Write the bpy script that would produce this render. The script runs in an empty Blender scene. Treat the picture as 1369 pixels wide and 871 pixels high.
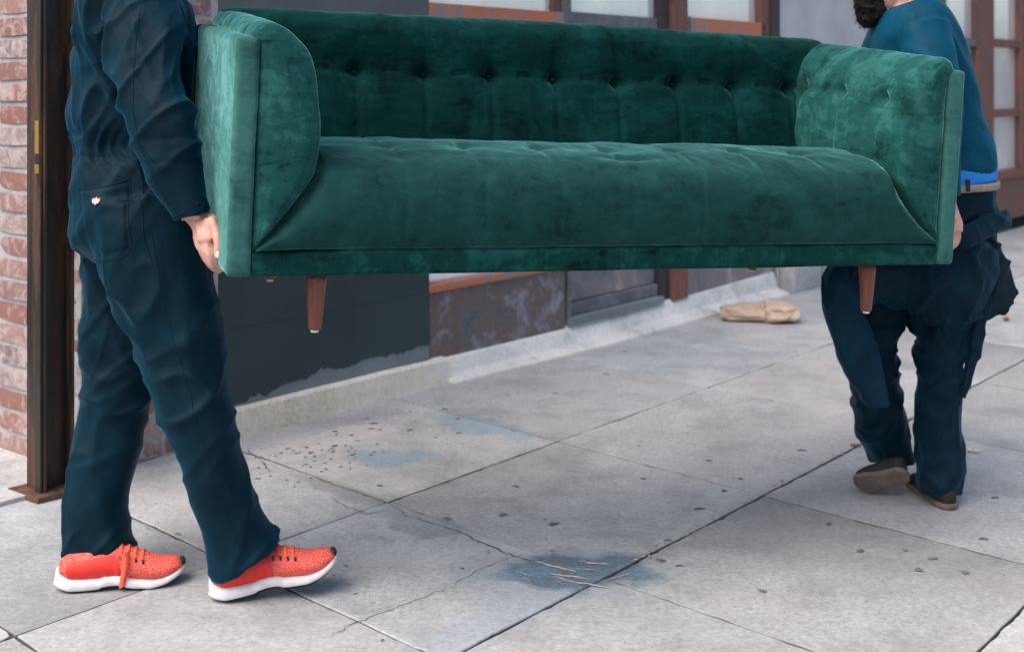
import bpy, bmesh, math, random
import numpy as np
from mathutils import Vector, Matrix, Euler, noise
R = math.radians
random.seed(7)
SC = bpy.context.scene

# ---------------------------------------------------------------- camera, light, exposure
F = 1700.0          # focal length in units of photograph width/1369
CAMH = 1.3
cam_d = bpy.data.cameras.new('camera'); cam = bpy.data.objects.new('camera', cam_d)
SC.collection.objects.link(cam); SC.camera = cam
cam.location = (0, 0, CAMH); cam.rotation_euler = (R(90), 0, 0)
cam_d.sensor_width = 36; cam_d.lens = F/1369*36
cam_d.shift_y = -(435.5-116)/1369
cam_d.clip_start = .05; cam_d.clip_end = 600
cam_d.dof.use_dof = True; cam_d.dof.focus_distance = 3.2; cam_d.dof.aperture_fstop = 3.6
SC.render.resolution_x = 1024; SC.render.resolution_y = 651
SUN_EL, SUN_AZ = 55, 232      # azimuth of the sun, degrees clockwise from +Y
w = bpy.data.worlds.new('World'); SC.world = w; w.use_nodes = True
nt = w.node_tree; bg = nt.nodes['Background']
sky = nt.nodes.new('ShaderNodeTexSky'); sky.sky_type = 'NISHITA'; sky.sun_disc = False
sky.sun_elevation = R(SUN_EL); sky.sun_rotation = R(SUN_AZ); sky.dust_density = 4.0; sky.air_density = 1.0; sky.ozone_density = 0.4
nt.links.new(sky.outputs[0], bg.inputs[0]); bg.inputs[1].default_value = 0.15
sd = bpy.data.lights.new('sun', 'SUN'); sun = bpy.data.objects.new('sun', sd); SC.collection.objects.link(sun)
sd.energy = 1.5; sd.angle = R(62); sd.color = (1, .95, .89)
sdir = Vector((math.sin(R(SUN_AZ))*math.cos(R(SUN_EL)), math.cos(R(SUN_AZ))*math.cos(R(SUN_EL)), math.sin(R(SUN_EL))))
sun.rotation_euler = sdir.to_track_quat('Z', 'Y').to_euler(); sun.location = sdir*20
SC.view_settings.view_transform = 'Standard'; SC.view_settings.look = 'None'
SC.view_settings.gamma = 1; SC.view_settings.exposure = 0.74

# ---------------------------------------------------------------- helpers
def link(o): SC.collection.objects.link(o); return o
def tag(o, label=None, cat=None, group=None, kind=None):
    for k, v in (('label', label), ('category', cat), ('group', group), ('kind', kind)):
        if v: o[k] = v
    return o
def empty(name, loc=(0,0,0), rot=(0,0,0), label=None, cat=None, group=None, kind=None):
    o = bpy.data.objects.new(name, None); link(o); o.location = loc; o.rotation_euler = rot
    o.empty_display_size = .1
    return tag(o, label, cat, group, kind)
def mesh_obj(name, verts, faces, mat, parent=None, smooth=False, loc=None, rot=None):
    me = bpy.data.meshes.new(name)
    me.from_pydata([tuple(map(float, v)) for v in verts], [], [tuple(map(int, f)) for f in faces])
    me.update()
    if smooth: me.shade_smooth()
    if mat: me.materials.append(mat)
    o = bpy.data.objects.new(name, me); link(o)
    if parent: o.parent = parent
    if loc is not None: o.location = loc
    if rot is not None: o.rotation_euler = rot
    return o
def bm_obj(name, bm, mat, parent=None, smooth=False, loc=None, rot=None):
    me = bpy.data.meshes.new(name); bmesh.ops.recalc_face_normals(bm, faces=bm.faces); bm.to_mesh(me); bm.free()
    if smooth: me.shade_smooth()
    if mat: me.materials.append(mat)
    o = bpy.data.objects.new(name, me); link(o)
    if parent: o.parent = parent
    if loc is not None: o.location = loc
    if rot is not None: o.rotation_euler = rot
    return o
def bm_box(bm, x0, x1, y0, y1, z0, z1, bev=0, seg=2):
    r = bmesh.ops.create_cube(bm, size=1)
    for v in r['verts']:
        v.co = ((x0+x1)/2+v.co.x*(x1-x0), (y0+y1)/2+v.co.y*(y1-y0), (z0+z1)/2+v.co.z*(z1-z0))
    if bev:
        es = list({e for v in r['verts'] for e in v.link_edges})
        bmesh.ops.bevel(bm, geom=es, offset=bev, segments=seg, affect='EDGES', profile=.6)
def box(name, x0, x1, y0, y1, z0, z1, mat, parent=None, bev=0.004, seg=2):
    bm = bmesh.new(); bm_box(bm, x0, x1, y0, y1, z0, z1, bev, seg)
    return bm_obj(name, bm, mat, parent)
def grid_faces(n, m, closed=True):
    """n rings of m verts"""
    F_ = []
    for i in range(n-1):
        for j in range(m if closed else m-1):
            k = (j+1) % m
            F_.append((i*m+j, i*m+k, (i+1)*m+k, (i+1)*m+j))
    return F_
def at(px, py, Y):      # a point of the place seen at photo position px,py at distance Y
    return Vector(((px-684.5)/F*Y, Y, CAMH-(py-116)/F*Y))
def ground(px, py):
    Y = CAMH*F/(py-116); return ((px-684.5)/F*Y, Y)
def cr(P, n):
    """Catmull-Rom resample list of tuples"""
    P = np.array(P, float); Q = np.vstack([2*P[0]-P[1], P, 2*P[-1]-P[-2]]); out = []
    m = len(P)-1
    for t in np.linspace(0, m-1e-9, n):
        i = int(t); u = t-i; a, b, c, d = Q[i:i+4]
        out.append(.5*((2*b)+(-a+c)*u+(2*a-5*b+4*c-d)*u*u+(-a+3*b-3*c+d)*u**3))
    return np.array(out)

# ---------------------------------------------------------------- materials
class M:
    def __init__(s, name, rough=.7, spec=.3):
        s.m = bpy.data.materials.new(name); s.m.use_nodes = True; s.t = s.m.node_tree
        s.b = s.t.nodes['Principled BSDF']; s.b.inputs['Roughness'].default_value = rough
        s.b.inputs['Specular IOR Level'].default_value = spec; s.tc = None
    def n(s, ty, **kw):
        o = s.t.nodes.new(ty)
        for k, v in kw.items(): setattr(o, k, v)
        return o
    def l(s, a, b): s.t.links.new(a, b)
    def coord(s, kind='Object', scale=(1,1,1), rot=(0,0,0), loc=(0,0,0)):
        if not s.tc: s.tc = s.n('ShaderNodeTexCoord')
        mp = s.n('ShaderNodeMapping'); mp.inputs['Scale'].default_value = scale; mp.inputs['Rotation'].default_value = rot
        mp.inputs['Location'].default_value = loc
        if kind == 'World':
            g = s.n('ShaderNodeNewGeometry'); s.l(g.outputs['Position'], mp.inputs[0])
        else: s.l(s.tc.outputs[kind], mp.inputs[0])
        return mp.outputs[0]
    def noise(s, vec, scale=5, det=4, rough=.6, dist=0):
        o = s.n('ShaderNodeTexNoise'); s.l(vec, o.inputs['Vector']); o.inputs['Scale'].default_value = scale
        o.inputs['Detail'].default_value = det; o.inputs['Roughness'].default_value = rough; o.inputs['Distortion'].default_value = dist
        return o.outputs['Fac']
    def voro(s, vec, scale=5, feat='F1'):
        o = s.n('ShaderNodeTexVoronoi', feature=feat); s.l(vec, o.inputs['Vector']); o.inputs['Scale'].default_value = scale
        return o.outputs['Distance']
    def ramp(s, fac, stops, mode='LINEAR'):
        o = s.n('ShaderNodeValToRGB'); s.l(fac, o.inputs[0]); cr_ = o.color_ramp; cr_.interpolation = mode
        while len(cr_.elements) < len(stops): cr_.elements.new(.5)
        for e, (p, c) in zip(cr_.elements, stops):
            e.position = p
            if not hasattr(c, '__len__'): c = (c, c, c)
            e.color = (*c[:3], 1)
        return o.outputs[0]
    def mix(s, fac, a, b, mode='MIX'):
        o = s.n('ShaderNodeMix', data_type='RGBA', blend_type=mode)
        for v, i in ((fac, 0), (a, 6), (b, 7)):
            if isinstance(v, (int, float)): o.inputs[i].default_value = v if i == 0 else (v, v, v, 1)
            elif isinstance(v, tuple): o.inputs[i].default_value = (*v[:3], 1)
            else: s.l(v, o.inputs[i])
        return o.outputs[2]
    def math(s, op, a, b=0.0, c=0.0):
        o = s.n('ShaderNodeMath', operation=op)
        for i, v in enumerate((a, b, c)):
            if isinstance(v, (int, float)): o.inputs[i].default_value = v
            else: s.l(v, o.inputs[i])
        return o.outputs[0]
    def bump(s, h, strength=.3, dist=.002, prev=None):
        o = s.n('ShaderNodeBump'); o.inputs['Strength'].default_value = strength; o.inputs['Distance'].default_value = dist
        s.l(h, o.inputs['Height'])
        if prev: s.l(prev, o.inputs['Normal'])
        s.l(o.outputs[0], s.b.inputs['Normal']); return o.outputs[0]
    def col(s, c):
        if isinstance(c, tuple): s.b.inputs['Base Color'].default_value = (*c[:3], 1)
        else: s.l(c, s.b.inputs['Base Color'])
    def set(s, k, v):
        if hasattr(v, 'node'): s.l(v, s.b.inputs[k])
        else: s.b.inputs[k].default_value = v

def concrete(name, base=(.40,.40,.40), stains=(), spots=True):
    m = M(name, .85, .25); W = m.coord('World')
    c = m.ramp(m.noise(W, 1.3, 6, .65), [(.3, tuple(x*.80 for x in base)), (.5, base), (.72, tuple(x*1.14 for x in base))])
    c = m.mix(.5, c, m.ramp(m.noise(W, 7, 6, .7, .4), [(.3, .38), (.7, .62)]), 'OVERLAY')
    c = m.mix(.5, c, m.ramp(m.noise(W, 340, 3, .8), [(.3, .25), (.7, .75)]), 'OVERLAY')
    c = m.mix(.4, c, m.ramp(m.noise(W, 60, 4, .75), [(.35, .25), (.65, .72)]), 'OVERLAY')
    # darker grime blotches
    c = m.mix(m.ramp(m.noise(W, 3.1, 7, .72), [(.48, 0.), (.64, .50)]), c, (.22,.222,.225))
    c = m.mix(m.ramp(m.noise(W, 14, 5, .8), [(.57, 0.), (.70, .50)]), c, (.18,.185,.19))
    c = m.mix(m.ramp(m.noise(m.coord('World', loc=(7,3,0)), 85, 3, .7), [(.61, 0.), (.68, .65)]), c, (.13,.13,.14))
    c = m.mix(m.ramp(m.noise(m.coord('World', loc=(1,9,0)), 1.9, 6, .68), [(.50, 0.), (.64, .32)]), c, (.52,.48,.46))
    # streaks along the slope
    S = m.coord('World', (1,1,1), (0,0,R(-20))); S2 = m.coord('World', (3,14,3), (0,0,R(12)))
    c = m.mix(m.ramp(m.noise(S2, 2.2, 6, .7), [(.58, 0.), (.76, .28)]), c, (.55,.52,.50))
    for (x, y, rx, ry, ang, colr, st, ns) in stains:
        mp = m.coord('World', (1,1,1), (0,0,0))
        tx = m.n('ShaderNodeMapping', vector_type='TEXTURE'); m.l(mp, tx.inputs[0])
        tx.inputs['Location'].default_value = (x, y, 0); tx.inputs['Rotation'].default_value = (0,0,R(ang)); tx.inputs['Scale'].default_value = (rx, ry, 50)
        ln = m.n('ShaderNodeVectorMath', operation='LENGTH'); m.l(tx.outputs[0], ln.inputs[0])
        d = m.math('ADD', ln.outputs['Value'], m.math('MULTIPLY', m.math('SUBTRACT', m.noise(W, ns, 6, .7), .5), 1.9))
        k = m.ramp(d, [(.66, st), (.80, st*.6), (1.0, 0.)])
        dark = m.mix(m.ramp(m.noise(W, 48, 6, .85, 1.5), [(.42, 0.), (.60, 1.)]), colr, tuple(min(1, v*1.7+.015) for v in colr))
        c = m.mix(k, c, dark)
    oi = m.n('ShaderNodeObjectInfo')
    if stains and len(stains) > 4:
        c = m.mix(1., c, m.ramp(oi.outputs['Random'], [(0, (.90,.905,.92)), (.5, (1,.99,.98)), (1, (.97,1.0,1.03))]), 'MULTIPLY')
        sx = m.n('ShaderNodeSeparateXYZ'); m.l(W, sx.inputs[0])
        c = m.mix(m.ramp(m.math('MULTIPLY_ADD', sx.outputs['Z'], 100, 1.0), [(.62, .95), (.92, 0.)]), c, (.10,.095,.09))
    m.col(c); m.bump(m.noise(W, 140, 5, .75), .5, .0016)
    return m.m

def st(px, py, rx, ry, ang, col, s, ns=9):
    x, y = ground(px, py); return (x, y, rx, ry, ang, col, s, ns)
STAINS = [st(775, 762, .235, .165, 4, (.020,.060,.095), .97, 8), st(700, 765, .10,.06,20,(.06,.13,.18),.7),
          st(855,765,.09,.05,-20,(.06,.13,.18),.6), st(760, 765, .36, .22, 10, (.20,.24,.27), .35, 5),
          st(645, 568, .12, .30, 50, (.13,.22,.28), .55, 7), st(520, 612, .17, .12, 10, (.14,.22,.27), .6, 7),
          st(560, 700, .20, .10, -45, (.13,.15,.16), .55, 9), st(640, 838, .32, .10, 50, (.24,.27,.30), .5, 6),
          st(455, 655, .26, .06, 135, (.14,.14,.14), .5, 9), st(1120, 640, .2,.14, 30,(.30,.31,.32), .4,8),
          st(430, 590, .45, .14, 50, (.55,.50,.47), .35, 7)]
mSlab = concrete('sidewalk concrete', (.425,.428,.425), STAINS)
mSlabB = concrete('curb concrete', (.46,.46,.455))
mJoint = M('joint dirt', .95, .1); mJoint.col(mJoint.ramp(mJoint.noise(mJoint.coord('World'), 30, 6, .7), [(.35, (.05,.05,.05)), (.55, (.14,.13,.12)), (.75,(.30,.27,.24))])); mJoint = mJoint.m
mAsph = M('asphalt', .9, .2); _w = mAsph.coord('World'); mAsph.col(mAsph.ramp(mAsph.noise(_w, 90, 5, .8), [(.3, .03), (.7, .08)])); mAsph.bump(mAsph.noise(_w, 120, 3), .5, .004); mAsph = mAsph.m

def velvet(name, base, lit, patch=1.0, seed=0, sheen=.6):
    """pile fabric: brushed patches lie another way, so they differ in depth of colour and in sheen"""
    m = M(name, .8, .06); O = m.coord('Object', loc=(seed*3.1, seed*1.7, seed))
    big = m.noise(O, 3.4, 4, .6, 2.0)
    swipe = m.noise(m.coord('Object', (5, 5, 15), (R(20), R(38), R(15)), (seed, 2, 0)), 1.3, 5, .62, 1.8)
    str_ = m.noise(m.coord('Object', (16, 16, 3.0), (R(10), R(12), R(5)), (seed, 5, 0)), 1.4, 6, .7, 1.2)
    crush = m.noise(m.coord('Object', (1,1,1), (0,R(35),0), (5+seed,0,0)), 15, 7, .74, 2.6)
    k = m.math('ADD', m.math('ADD', m.math('MULTIPLY', big, .40), m.math('MULTIPLY', swipe, .24)), m.math('ADD', m.math('MULTIPLY', str_, .14), m.math('MULTIPLY', crush, .22)))
    dark = tuple(v*.30 for v in base)
    c = m.ramp(k, [(.405, dark), (.44, tuple(v*.62 for v in base)), (.462, tuple(v*.9 for v in base)), (.51, base), (.535, tuple((v+w_)/2 for v, w_ in zip(base, lit))), (.60, lit)])
    m.col(m.mix(patch, base, c))
    fine = m.noise(m.coord('Object', (1,1,.35)), 600, 2, .6)
    m.set('Sheen Weight', m.ramp(k, [(.41, sheen*(1-.85*patch)), (.50, sheen*.75), (.60, sheen*1.35)]))
    m.set('Sheen Roughness', .30)
    m.set('Sheen Tint', (.32,.82,.76,1))
    b1 = m.bump(crush, .30, .005); b2 = m.bump(big, .5, .012, b1); m.bump(fine, .3, .0006, b2)
    return m.m
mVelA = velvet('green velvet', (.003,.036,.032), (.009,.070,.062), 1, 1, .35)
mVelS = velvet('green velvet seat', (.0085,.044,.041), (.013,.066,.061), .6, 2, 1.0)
mVelO = velvet('green velvet lit outside', (.038,.130,.117), (.070,.195,.178), .55, 4, 1.0)  # same velvet; its grazing-light sheen is put into a lighter base colour
mVelB = velvet('green velvet dim back', (.001,.024,.022), (.003,.044,.041), .75, 6, .38)  # same velvet; face-on dimness is put into a darker base colour

def wood(name, a, b):
    m = M(name, .38, .5); O = m.coord('Object', (26, 26, 2.5))
    m.col(m.ramp(m.noise(O, 3, 6, .7, 1.2), [(.3, a), (.7, b)])); m.set('Coat Weight', .25); m.set('Coat Roughness', .25)
    return m.m
mWalnut = wood('walnut', (.085,.018,.010), (.22,.055,.028))
mWhite = M('white plastic', .5); mWhite.col((.75,.74,.72)); mWhite = mWhite.m
mSeam = M('dark seam', .9, .05); mSeam.col((.002,.018,.016)); mSeam = mSeam.m

def cloth(name, base, light, scale=1.0, sheen=.15, tintc=(.2,.6,.9,1)):
    m = M(name, .58, .085); O = m.coord('Object')
    c = m.ramp(m.noise(O, 5*scale, 6, .65, .6), [(.34, tuple(v*.72 for v in base)), (.52, base), (.72, light)])
    c = m.mix(m.ramp(m.noise(O, 16, 6, .8), [(.60, 0.), (.78, .30)]), c, tuple(v*1.5 for v in light))
    m.col(c); m.set('Sheen Weight', sheen); m.set('Sheen Roughness', .45); m.set('Sheen Tint', tintc)
    tw = m.n('ShaderNodeTexWave', wave_type='BANDS', bands_direction='DIAGONAL'); tw.inputs['Scale'].default_value = 190
    tw.inputs['Distortion'].default_value = 1.2; m.l(O, tw.inputs['Vector'])
    rn = m.n('ShaderNodeTexNoise', noise_type='RIDGED_MULTIFRACTAL'); m.l(m.coord('Object', (.8,.8,1.5), (0,R(25),0)), rn.inputs['Vector'])
    rn.inputs['Scale'].default_value = 6.5; rn.inputs['Detail'].default_value = 3; rn.inputs['Distortion'].default_value = .5
    b0 = m.bump(rn.outputs[0], .42, .009)
    b = m.bump(m.noise(m.coord('Object', (1,1,.45)), 30, 5, .6, .8), .4, .004, b0); m.bump(tw.outputs['Fac'], .15, .0006, b)
    return m.m
mCover = cloth('navy coverall cotton', (.0010,.0135,.0240), (.0018,.021,.038), 1.0, .16, (.05,.5,.9,1))
mCover2 = cloth('worn navy coverall cotton', (.0018,.0140,.0250), (.0030,.023,.041), 1.0, .16, (.1,.5,.9,1))
mSleeveOut = cloth('faded navy sleeve', (.0040,.026,.048), (.006,.036,.066), 1.0, .12, (.1,.5,.9,1))
mInside = cloth('charcoal coverall lining', (.007,.015,.022), (.012,.024,.034))
mShirt = cloth('petrol blue jersey', (.001,.050,.095), (.003,.066,.120), 1.0, .12, (.05,.6,.9,1))
mUnder = cloth('bright blue jersey', (.025,.20,.62), (.04,.27,.72), 1.0, .1)
def simple(name, c, rough=.6, spec=.4, metal=0, nz=0, ns=30):
    m = M(name, rough, spec); O = m.coord('Object')
    if nz: m.col(m.ramp(m.noise(O, ns, 5, .65), [(.3, tuple(v*(1-nz) for v in c)), (.7, tuple(v*(1+nz) for v in c))]))
    else: m.col(c)
    m.set('Metallic', metal); return m.m
mSkin = M('skin', .5, .4); _o = mSkin.coord('Object')
mSkin.col(mSkin.ramp(mSkin.noise(_o, 45, 5, .6), [(.32, (.55,.24,.20)), (.5, (.62,.33,.26)), (.7, (.70,.42,.34))])); mSkin.set('Subsurface Weight', .12); mSkin.set('Subsurface Radius', (.01,.004,.002))
mSkin.bump(mSkin.noise(_o, 120, 4), .25, .0012); mSkin = mSkin.m
mNail = simple('nail', (.85,.66,.60), .25, .5)
mHair = simple('dark hair', (.008,.006,.005), .75, .2, 0, .5, 160)
mBelt = simple('taupe webbing belt', (.27,.235,.20), .7, .3, 0, .2, 60)
mDark = simple('dark rubber', (.018,.02,.024), .6, .3)
mBrownShoe = simple('dark brown suede', (.030,.024,.022), .8, .2, 0, .3, 40)
mSole2 = simple('worn taupe rubber sole', (.13,.105,.09), .75, .25, 0, .35, 18)
mSoleW = simple('white foam sole', (.62,.60,.62), .6, .3, 0, .2, 22)
mRed = simple('bright red patch', (.78,.035,.025), .5, .4, 0, .12, 25)
mCoralLace = simple('coral lace', (.85,.11,.06), .6, .3)
def knit():
    m = M('coral knit', .7, .3); O = m.coord('Object', (1,1,1.25), (0,R(8),0))
    v = m.voro(O, 230); 
    m.col(m.ramp(v, [(.0, (.82,.30,.24)), (.30, (.80,.19,.145)), (.55, (.74,.095,.07)), (.8,(.66,.055,.042))]))
    m.bump(v, .6, -.002); return m.m
mKnit = knit()
mBrass = simple('brass', (.62,.42,.14), .35, .5, .85)
def rusty(name, dark, rust, k0=.5, k1=.62, rough=.5, sc=(1,1,.25), nsc=7, metal=.3):
    m = M(name, rough, .4); O = m.coord('Object', sc)
    n1 = m.noise(O, nsc, 7, .7, .6)
    c = m.mix(m.ramp(n1, [(k0, 0.), (k1, 1.)]), dark, rust)
    c = m.mix(.5, c, m.ramp(m.noise(m.coord('Object'), 70, 5, .75), [(.3, .3), (.7, .68)]), 'OVERLAY')
    m.col(c); m.set('Metallic', metal); m.set('Roughness', m.ramp(n1, [(.4, rough-.12), (.6, .85)]))
    m.bump(m.noise(m.coord('Object'), 60, 5, .7), .3, .001); return m.m
mPost = rusty('dark rusted steel', (.030,.026,.023), (.11,.052,.028), .48, .62, .40, (1,1,.12), 14)
mPlate = rusty('rusted base plate', (.07,.045,.035), (.16,.075,.05), .4, .6, .75, (1,1,1), 22)
mRustBar = rusty('orange rusted window rail', (.20,.21,.24), (.46,.17,.10), .36, .46, .7, (1,1,1), 4, .1)
mRustBrown = rusty('brown rusted mullion', (.12,.065,.055), (.23,.095,.07), .4, .6, .65, (1,1,.3), 8, .1)
mGreyBar = rusty('grey steel rail', (.11,.12,.135), (.19,.20,.22), .45, .6, .55, (1,1,1), 5, .2)
mDarkBar = rusty('dark steel jamb', (.045,.04,.045), (.09,.065,.055), .5, .65, .55, (1,1,.3), 6, .2)
def mottled():
    m = M('mottled weathered bronze', .6, .35); O = m.coord('Object', (1,1,1.2))
    c = m.ramp(m.noise(O, 5.2, 8, .74, .25), [(.32, (.055,.075,.10)), (.43, (.13,.13,.145)), (.50, (.16,.105,.095)), (.57, (.19,.20,.23)), (.70, (.40,.39,.42))])
    c = m.mix(m.ramp(m.noise(m.coord('Object', (1,1,.3), loc=(4,0,0)), 3.2, 5, .6), [(.55, 0.), (.66, .50)]), c, (.16,.085,.065))
    c = m.mix(.35, c, m.ramp(m.noise(O, 40, 6, .75), [(.3, .3), (.7, .7)]), 'OVERLAY')
    m.col(c); m.set('Metallic', .15); return m.m
mMott = mottled()
def mott2():
    m = M('pale weathered door panel', .6, .3); O = m.coord('Object', (1,1,1))
    c = m.ramp(m.noise(O, 3.2, 7, .66, .8), [(.35, (.10,.13,.17)), (.48, (.20,.18,.20)), (.58, (.24,.19,.19)), (.72, (.42,.38,.40))])
    m.col(c); return m.m
mMott2 = mott2()
def stucco(name, base, edge=True):
    m = M(name, .8, .25); W = m.coord('Object')
    c = m.ramp(m.noise(W, 2.0, 6, .6), [(.3, tuple(v*.85 for v in base)), (.7, tuple(v*1.2 for v in base))])
    c = m.mix(m.ramp(m.noise(m.coord('Object', (1,1,3)), 9, 6, .8), [(.66, 0.), (.78, .35)]), c, tuple(v*2.4 for v in base))
    m.col(c); m.bump(m.noise(W, 50, 5, .6), .35, .003); return m.m
mStucco = stucco('dark slate paint', (.036,.055,.060))
mStuccoUp = stucco('mid grey upper wall', (.105,.118,.126))  # lighter grey than the wall face below it
mFlake = stucco('peeled bluish grey render', (.17,.20,.215))
mGreyWall = stucco('light grey render', (.43,.445,.46))
mLedge = concrete('ledge render', (.68,.67,.64), [(*ground(450, 545), .75, .22, 50, (.62,.52,.36), .45, 5), (*ground(800, 470), .6, .1, 50, (.76,.62,.48), .5, 6), (*ground(360, 575), .2, .12, 50, (.45,.40,.33), .5, 7)])
def glass_m():
    m = M('pale reflection pane', .10, 1.0); O = m.coord('Object')  # pale blotched colour stands in for the bright street reflected in the glass
    m.col(m.ramp(m.noise(m.coord('Object', (1,1,.6)), 2.1, 4, .55, .4), [(.35, (.70,.76,.78)), (.5, (.83,.86,.87)), (.62, (.93,.94,.94))])); m.set('Metallic', .3); m.set('Coat Weight', 1.0); m.set('Coat IOR', 1.8); m.set('Coat Roughness', .03); return m.m
mGlass = glass_m()
mInterior = simple('white roller blind', (.75,.75,.74), .8, .2, 0, .06, 5)
def brick_m():
    m = M('reclaimed brick', .9, .15); W = m.coord('World')
    oi = m.n('ShaderNodeObjectInfo')
    base = m.ramp(oi.outputs['Random'], [(0, (.27,.135,.115)), (.25, (.25,.145,.135)), (.45, (.33,.22,.20)), (.62, (.22,.14,.14)), (.78, (.31,.17,.145)), (.9, (.15,.14,.155)), (1, (.42,.34,.32))])
    c = m.mix(m.ramp(m.noise(W, 45, 6, .75), [(.35, 0.), (.7, .6)]), base, (.22,.09,.075))
    th = m.math('ADD', m.noise(W, 17, 7, .72, .8), m.math('MULTIPLY', m.math('SUBTRACT', oi.outputs['Random'], .5), .12))
    c = m.mix(m.ramp(th, [(.47, 0.), (.64, .75)]), c, (.47,.41,.40))
    m.col(c); m.bump(m.noise(W, 70, 6, .75), .8, .004); return m.m
mBrick = brick_m()
mMortar = M('grey mortar', .95, .1); _w = mMortar.coord('World'); mMortar.col(mMortar.ramp(mMortar.noise(_w, 30, 6, .75), [(.3, (.30,.30,.315)), (.6, (.41,.41,.425)), (.75, (.55,.54,.53))])); mMortar.bump(mMortar.noise(_w, 90, 5, .7), .8, .004); mMortar = mMortar.m
mPaper = M('brown kraft paper', .85, .15); _o = mPaper.coord('Object'); mPaper.col(mPaper.ramp(mPaper.noise(_o, 7, 3, .7), [(.3, (.38,.27,.20)), (.5, (.52,.39,.30)), (.75, (.60,.47,.38))])); mPaper.bump(mPaper.noise(_o, 18, 3, .5, .3), .5, .006); mPaper = mPaper.m
mLeaf = simple('dry leaf', (.30,.11,.06), .8, .2, 0, .3, 60)
mGum = simple('old gum', (.15,.152,.158), .85, .15, 0, .5, 30)
mDebris = simple('dry plant debris', (.36,.30,.28), .9, .1, 0, .4, 80)

# ---------------------------------------------------------------- the setting
ANG = R(50.8)
Ux, Uy = math.cos(ANG), math.sin(ANG)
def UN(px, py):                      # ground point in wall coordinates: along the wall, out from the wall
    x, y = ground(px, py); return x*Ux+y*Uy, x*Uy-y*Ux
def G(u, n): return (u*Ux+n*Uy, u*Uy-n*Ux)
g = mesh_obj('ground', [(-150,-150,-.19), (150,-150,-.19), (150,150,-.19), (-150,150,-.19)], [(0,1,2,3)], mAsph); tag(g, kind='structure')
ROT = (0, 0, ANG)                    # local x = along wall, local y = into the building (n = -y)
walk = box('sidewalk', -8, 26, -2.1, 3.9, -.186, -.011, mJoint, None, .001); walk.rotation_euler = ROT; tag(walk, kind='structure')
kerb = box('kerb', -8, 26, -2.27, -2.108, -.184, .0, mSlabB, None, .012); kerb.rotation_euler = ROT; tag(kerb, kind='structure')
def slab(u0, u1, n0, n1, gap, gapR, i):
    rnd = random.Random(i*13+5); sk = -.087
    def P(u, n): return (u + sk*(n+2.8), n)
    pts = []
    c4 = [(u0+gap/2, n0+gap/2), (u1-gap/2, n0+gap/2), (u1-gap/2, n1-gapR/2), (u0+gap/2, n1-gapR/2)]
    for k in range(4):
        a, b = c4[k], c4[(k+1) % 4]; N_ = 36
        for j in range(N_):
            t = j/N_; pts.append([a[0]+(b[0]-a[0])*t, a[1]+(b[1]-a[1])*t])
    cx, cn = (u0+u1)/2, (n0+n1)/2
    V = []; dz = rnd.uniform(-.0015, .0015); tx, ty = rnd.uniform(-.0015, .0015), rnd.uniform(-.0015, .0015)
    for lev, (ins, z) in enumerate(((0, -.03), (0, -.006), (.001, -.0022), (.0035, 0))):
        for j, (u, n) in enumerate(pts):
            q = noise.noise((u*7+i, n*7, 3))*.004 + max(0, noise.noise((u*23, n*23, i))-.25)*.016
            k = ins + q
            uu = u + (cx-u)/abs(cx-u)*k if abs(cx-u) > abs(u1-u0)/2-gap-.001 else u
            nn = n + (cn-n)/abs(cn-n)*k if abs(cn-n) > abs(n1-n0)/2-max(gap,gapR)-.001 else n
            a, b = P(uu, nn); V.append((a, -b, z+dz+tx*(u-cx)+ty*(n-cn)))
    m_ = len(pts); Fc = grid_faces(4, m_); Fc.append(tuple(range(3*m_, 4*m_)))
    o = mesh_obj('paving_slab', V, Fc, mSlab, walk)
    return o
cols = [(-3.80,-2.82), (-2.82,-1.94), (-1.94,-1.02), (-1.02,-.10), (-.10,.82), (.82,2.1)]
brkA = [-1.2,-.28,.67,1.59,2.21,2.84,3.72,4.79,5.72,6.6,7.5,8.4,9.3,10.2,11.1,12.,12.9,13.8,15,16.2,17.4]
brkB = [-1.2,-.28,.67,1.75,2.84,3.72,4.79,5.72,6.6,7.5,8.4,9.3,10.2,11.1,12.,13.,14.,15.,16.2,17.4]
i = 0
for ci, (n0, n1) in enumerate(cols):
    br = brkA if ci < 2 else brkB
    for a, b in zip(br[:-1], br[1:]):
        i += 1; slab(a, b, n0, n1, .0036, .0065 if ci == 1 else .0034, i)
# threshold in the alcove left of the steel post
th = box('threshold', .6, 2.365, 3.72, 5.2, -.008, .014, mSlabB, None, .004); th.rotation_euler = ROT; tag(th, kind='structure')

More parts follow.
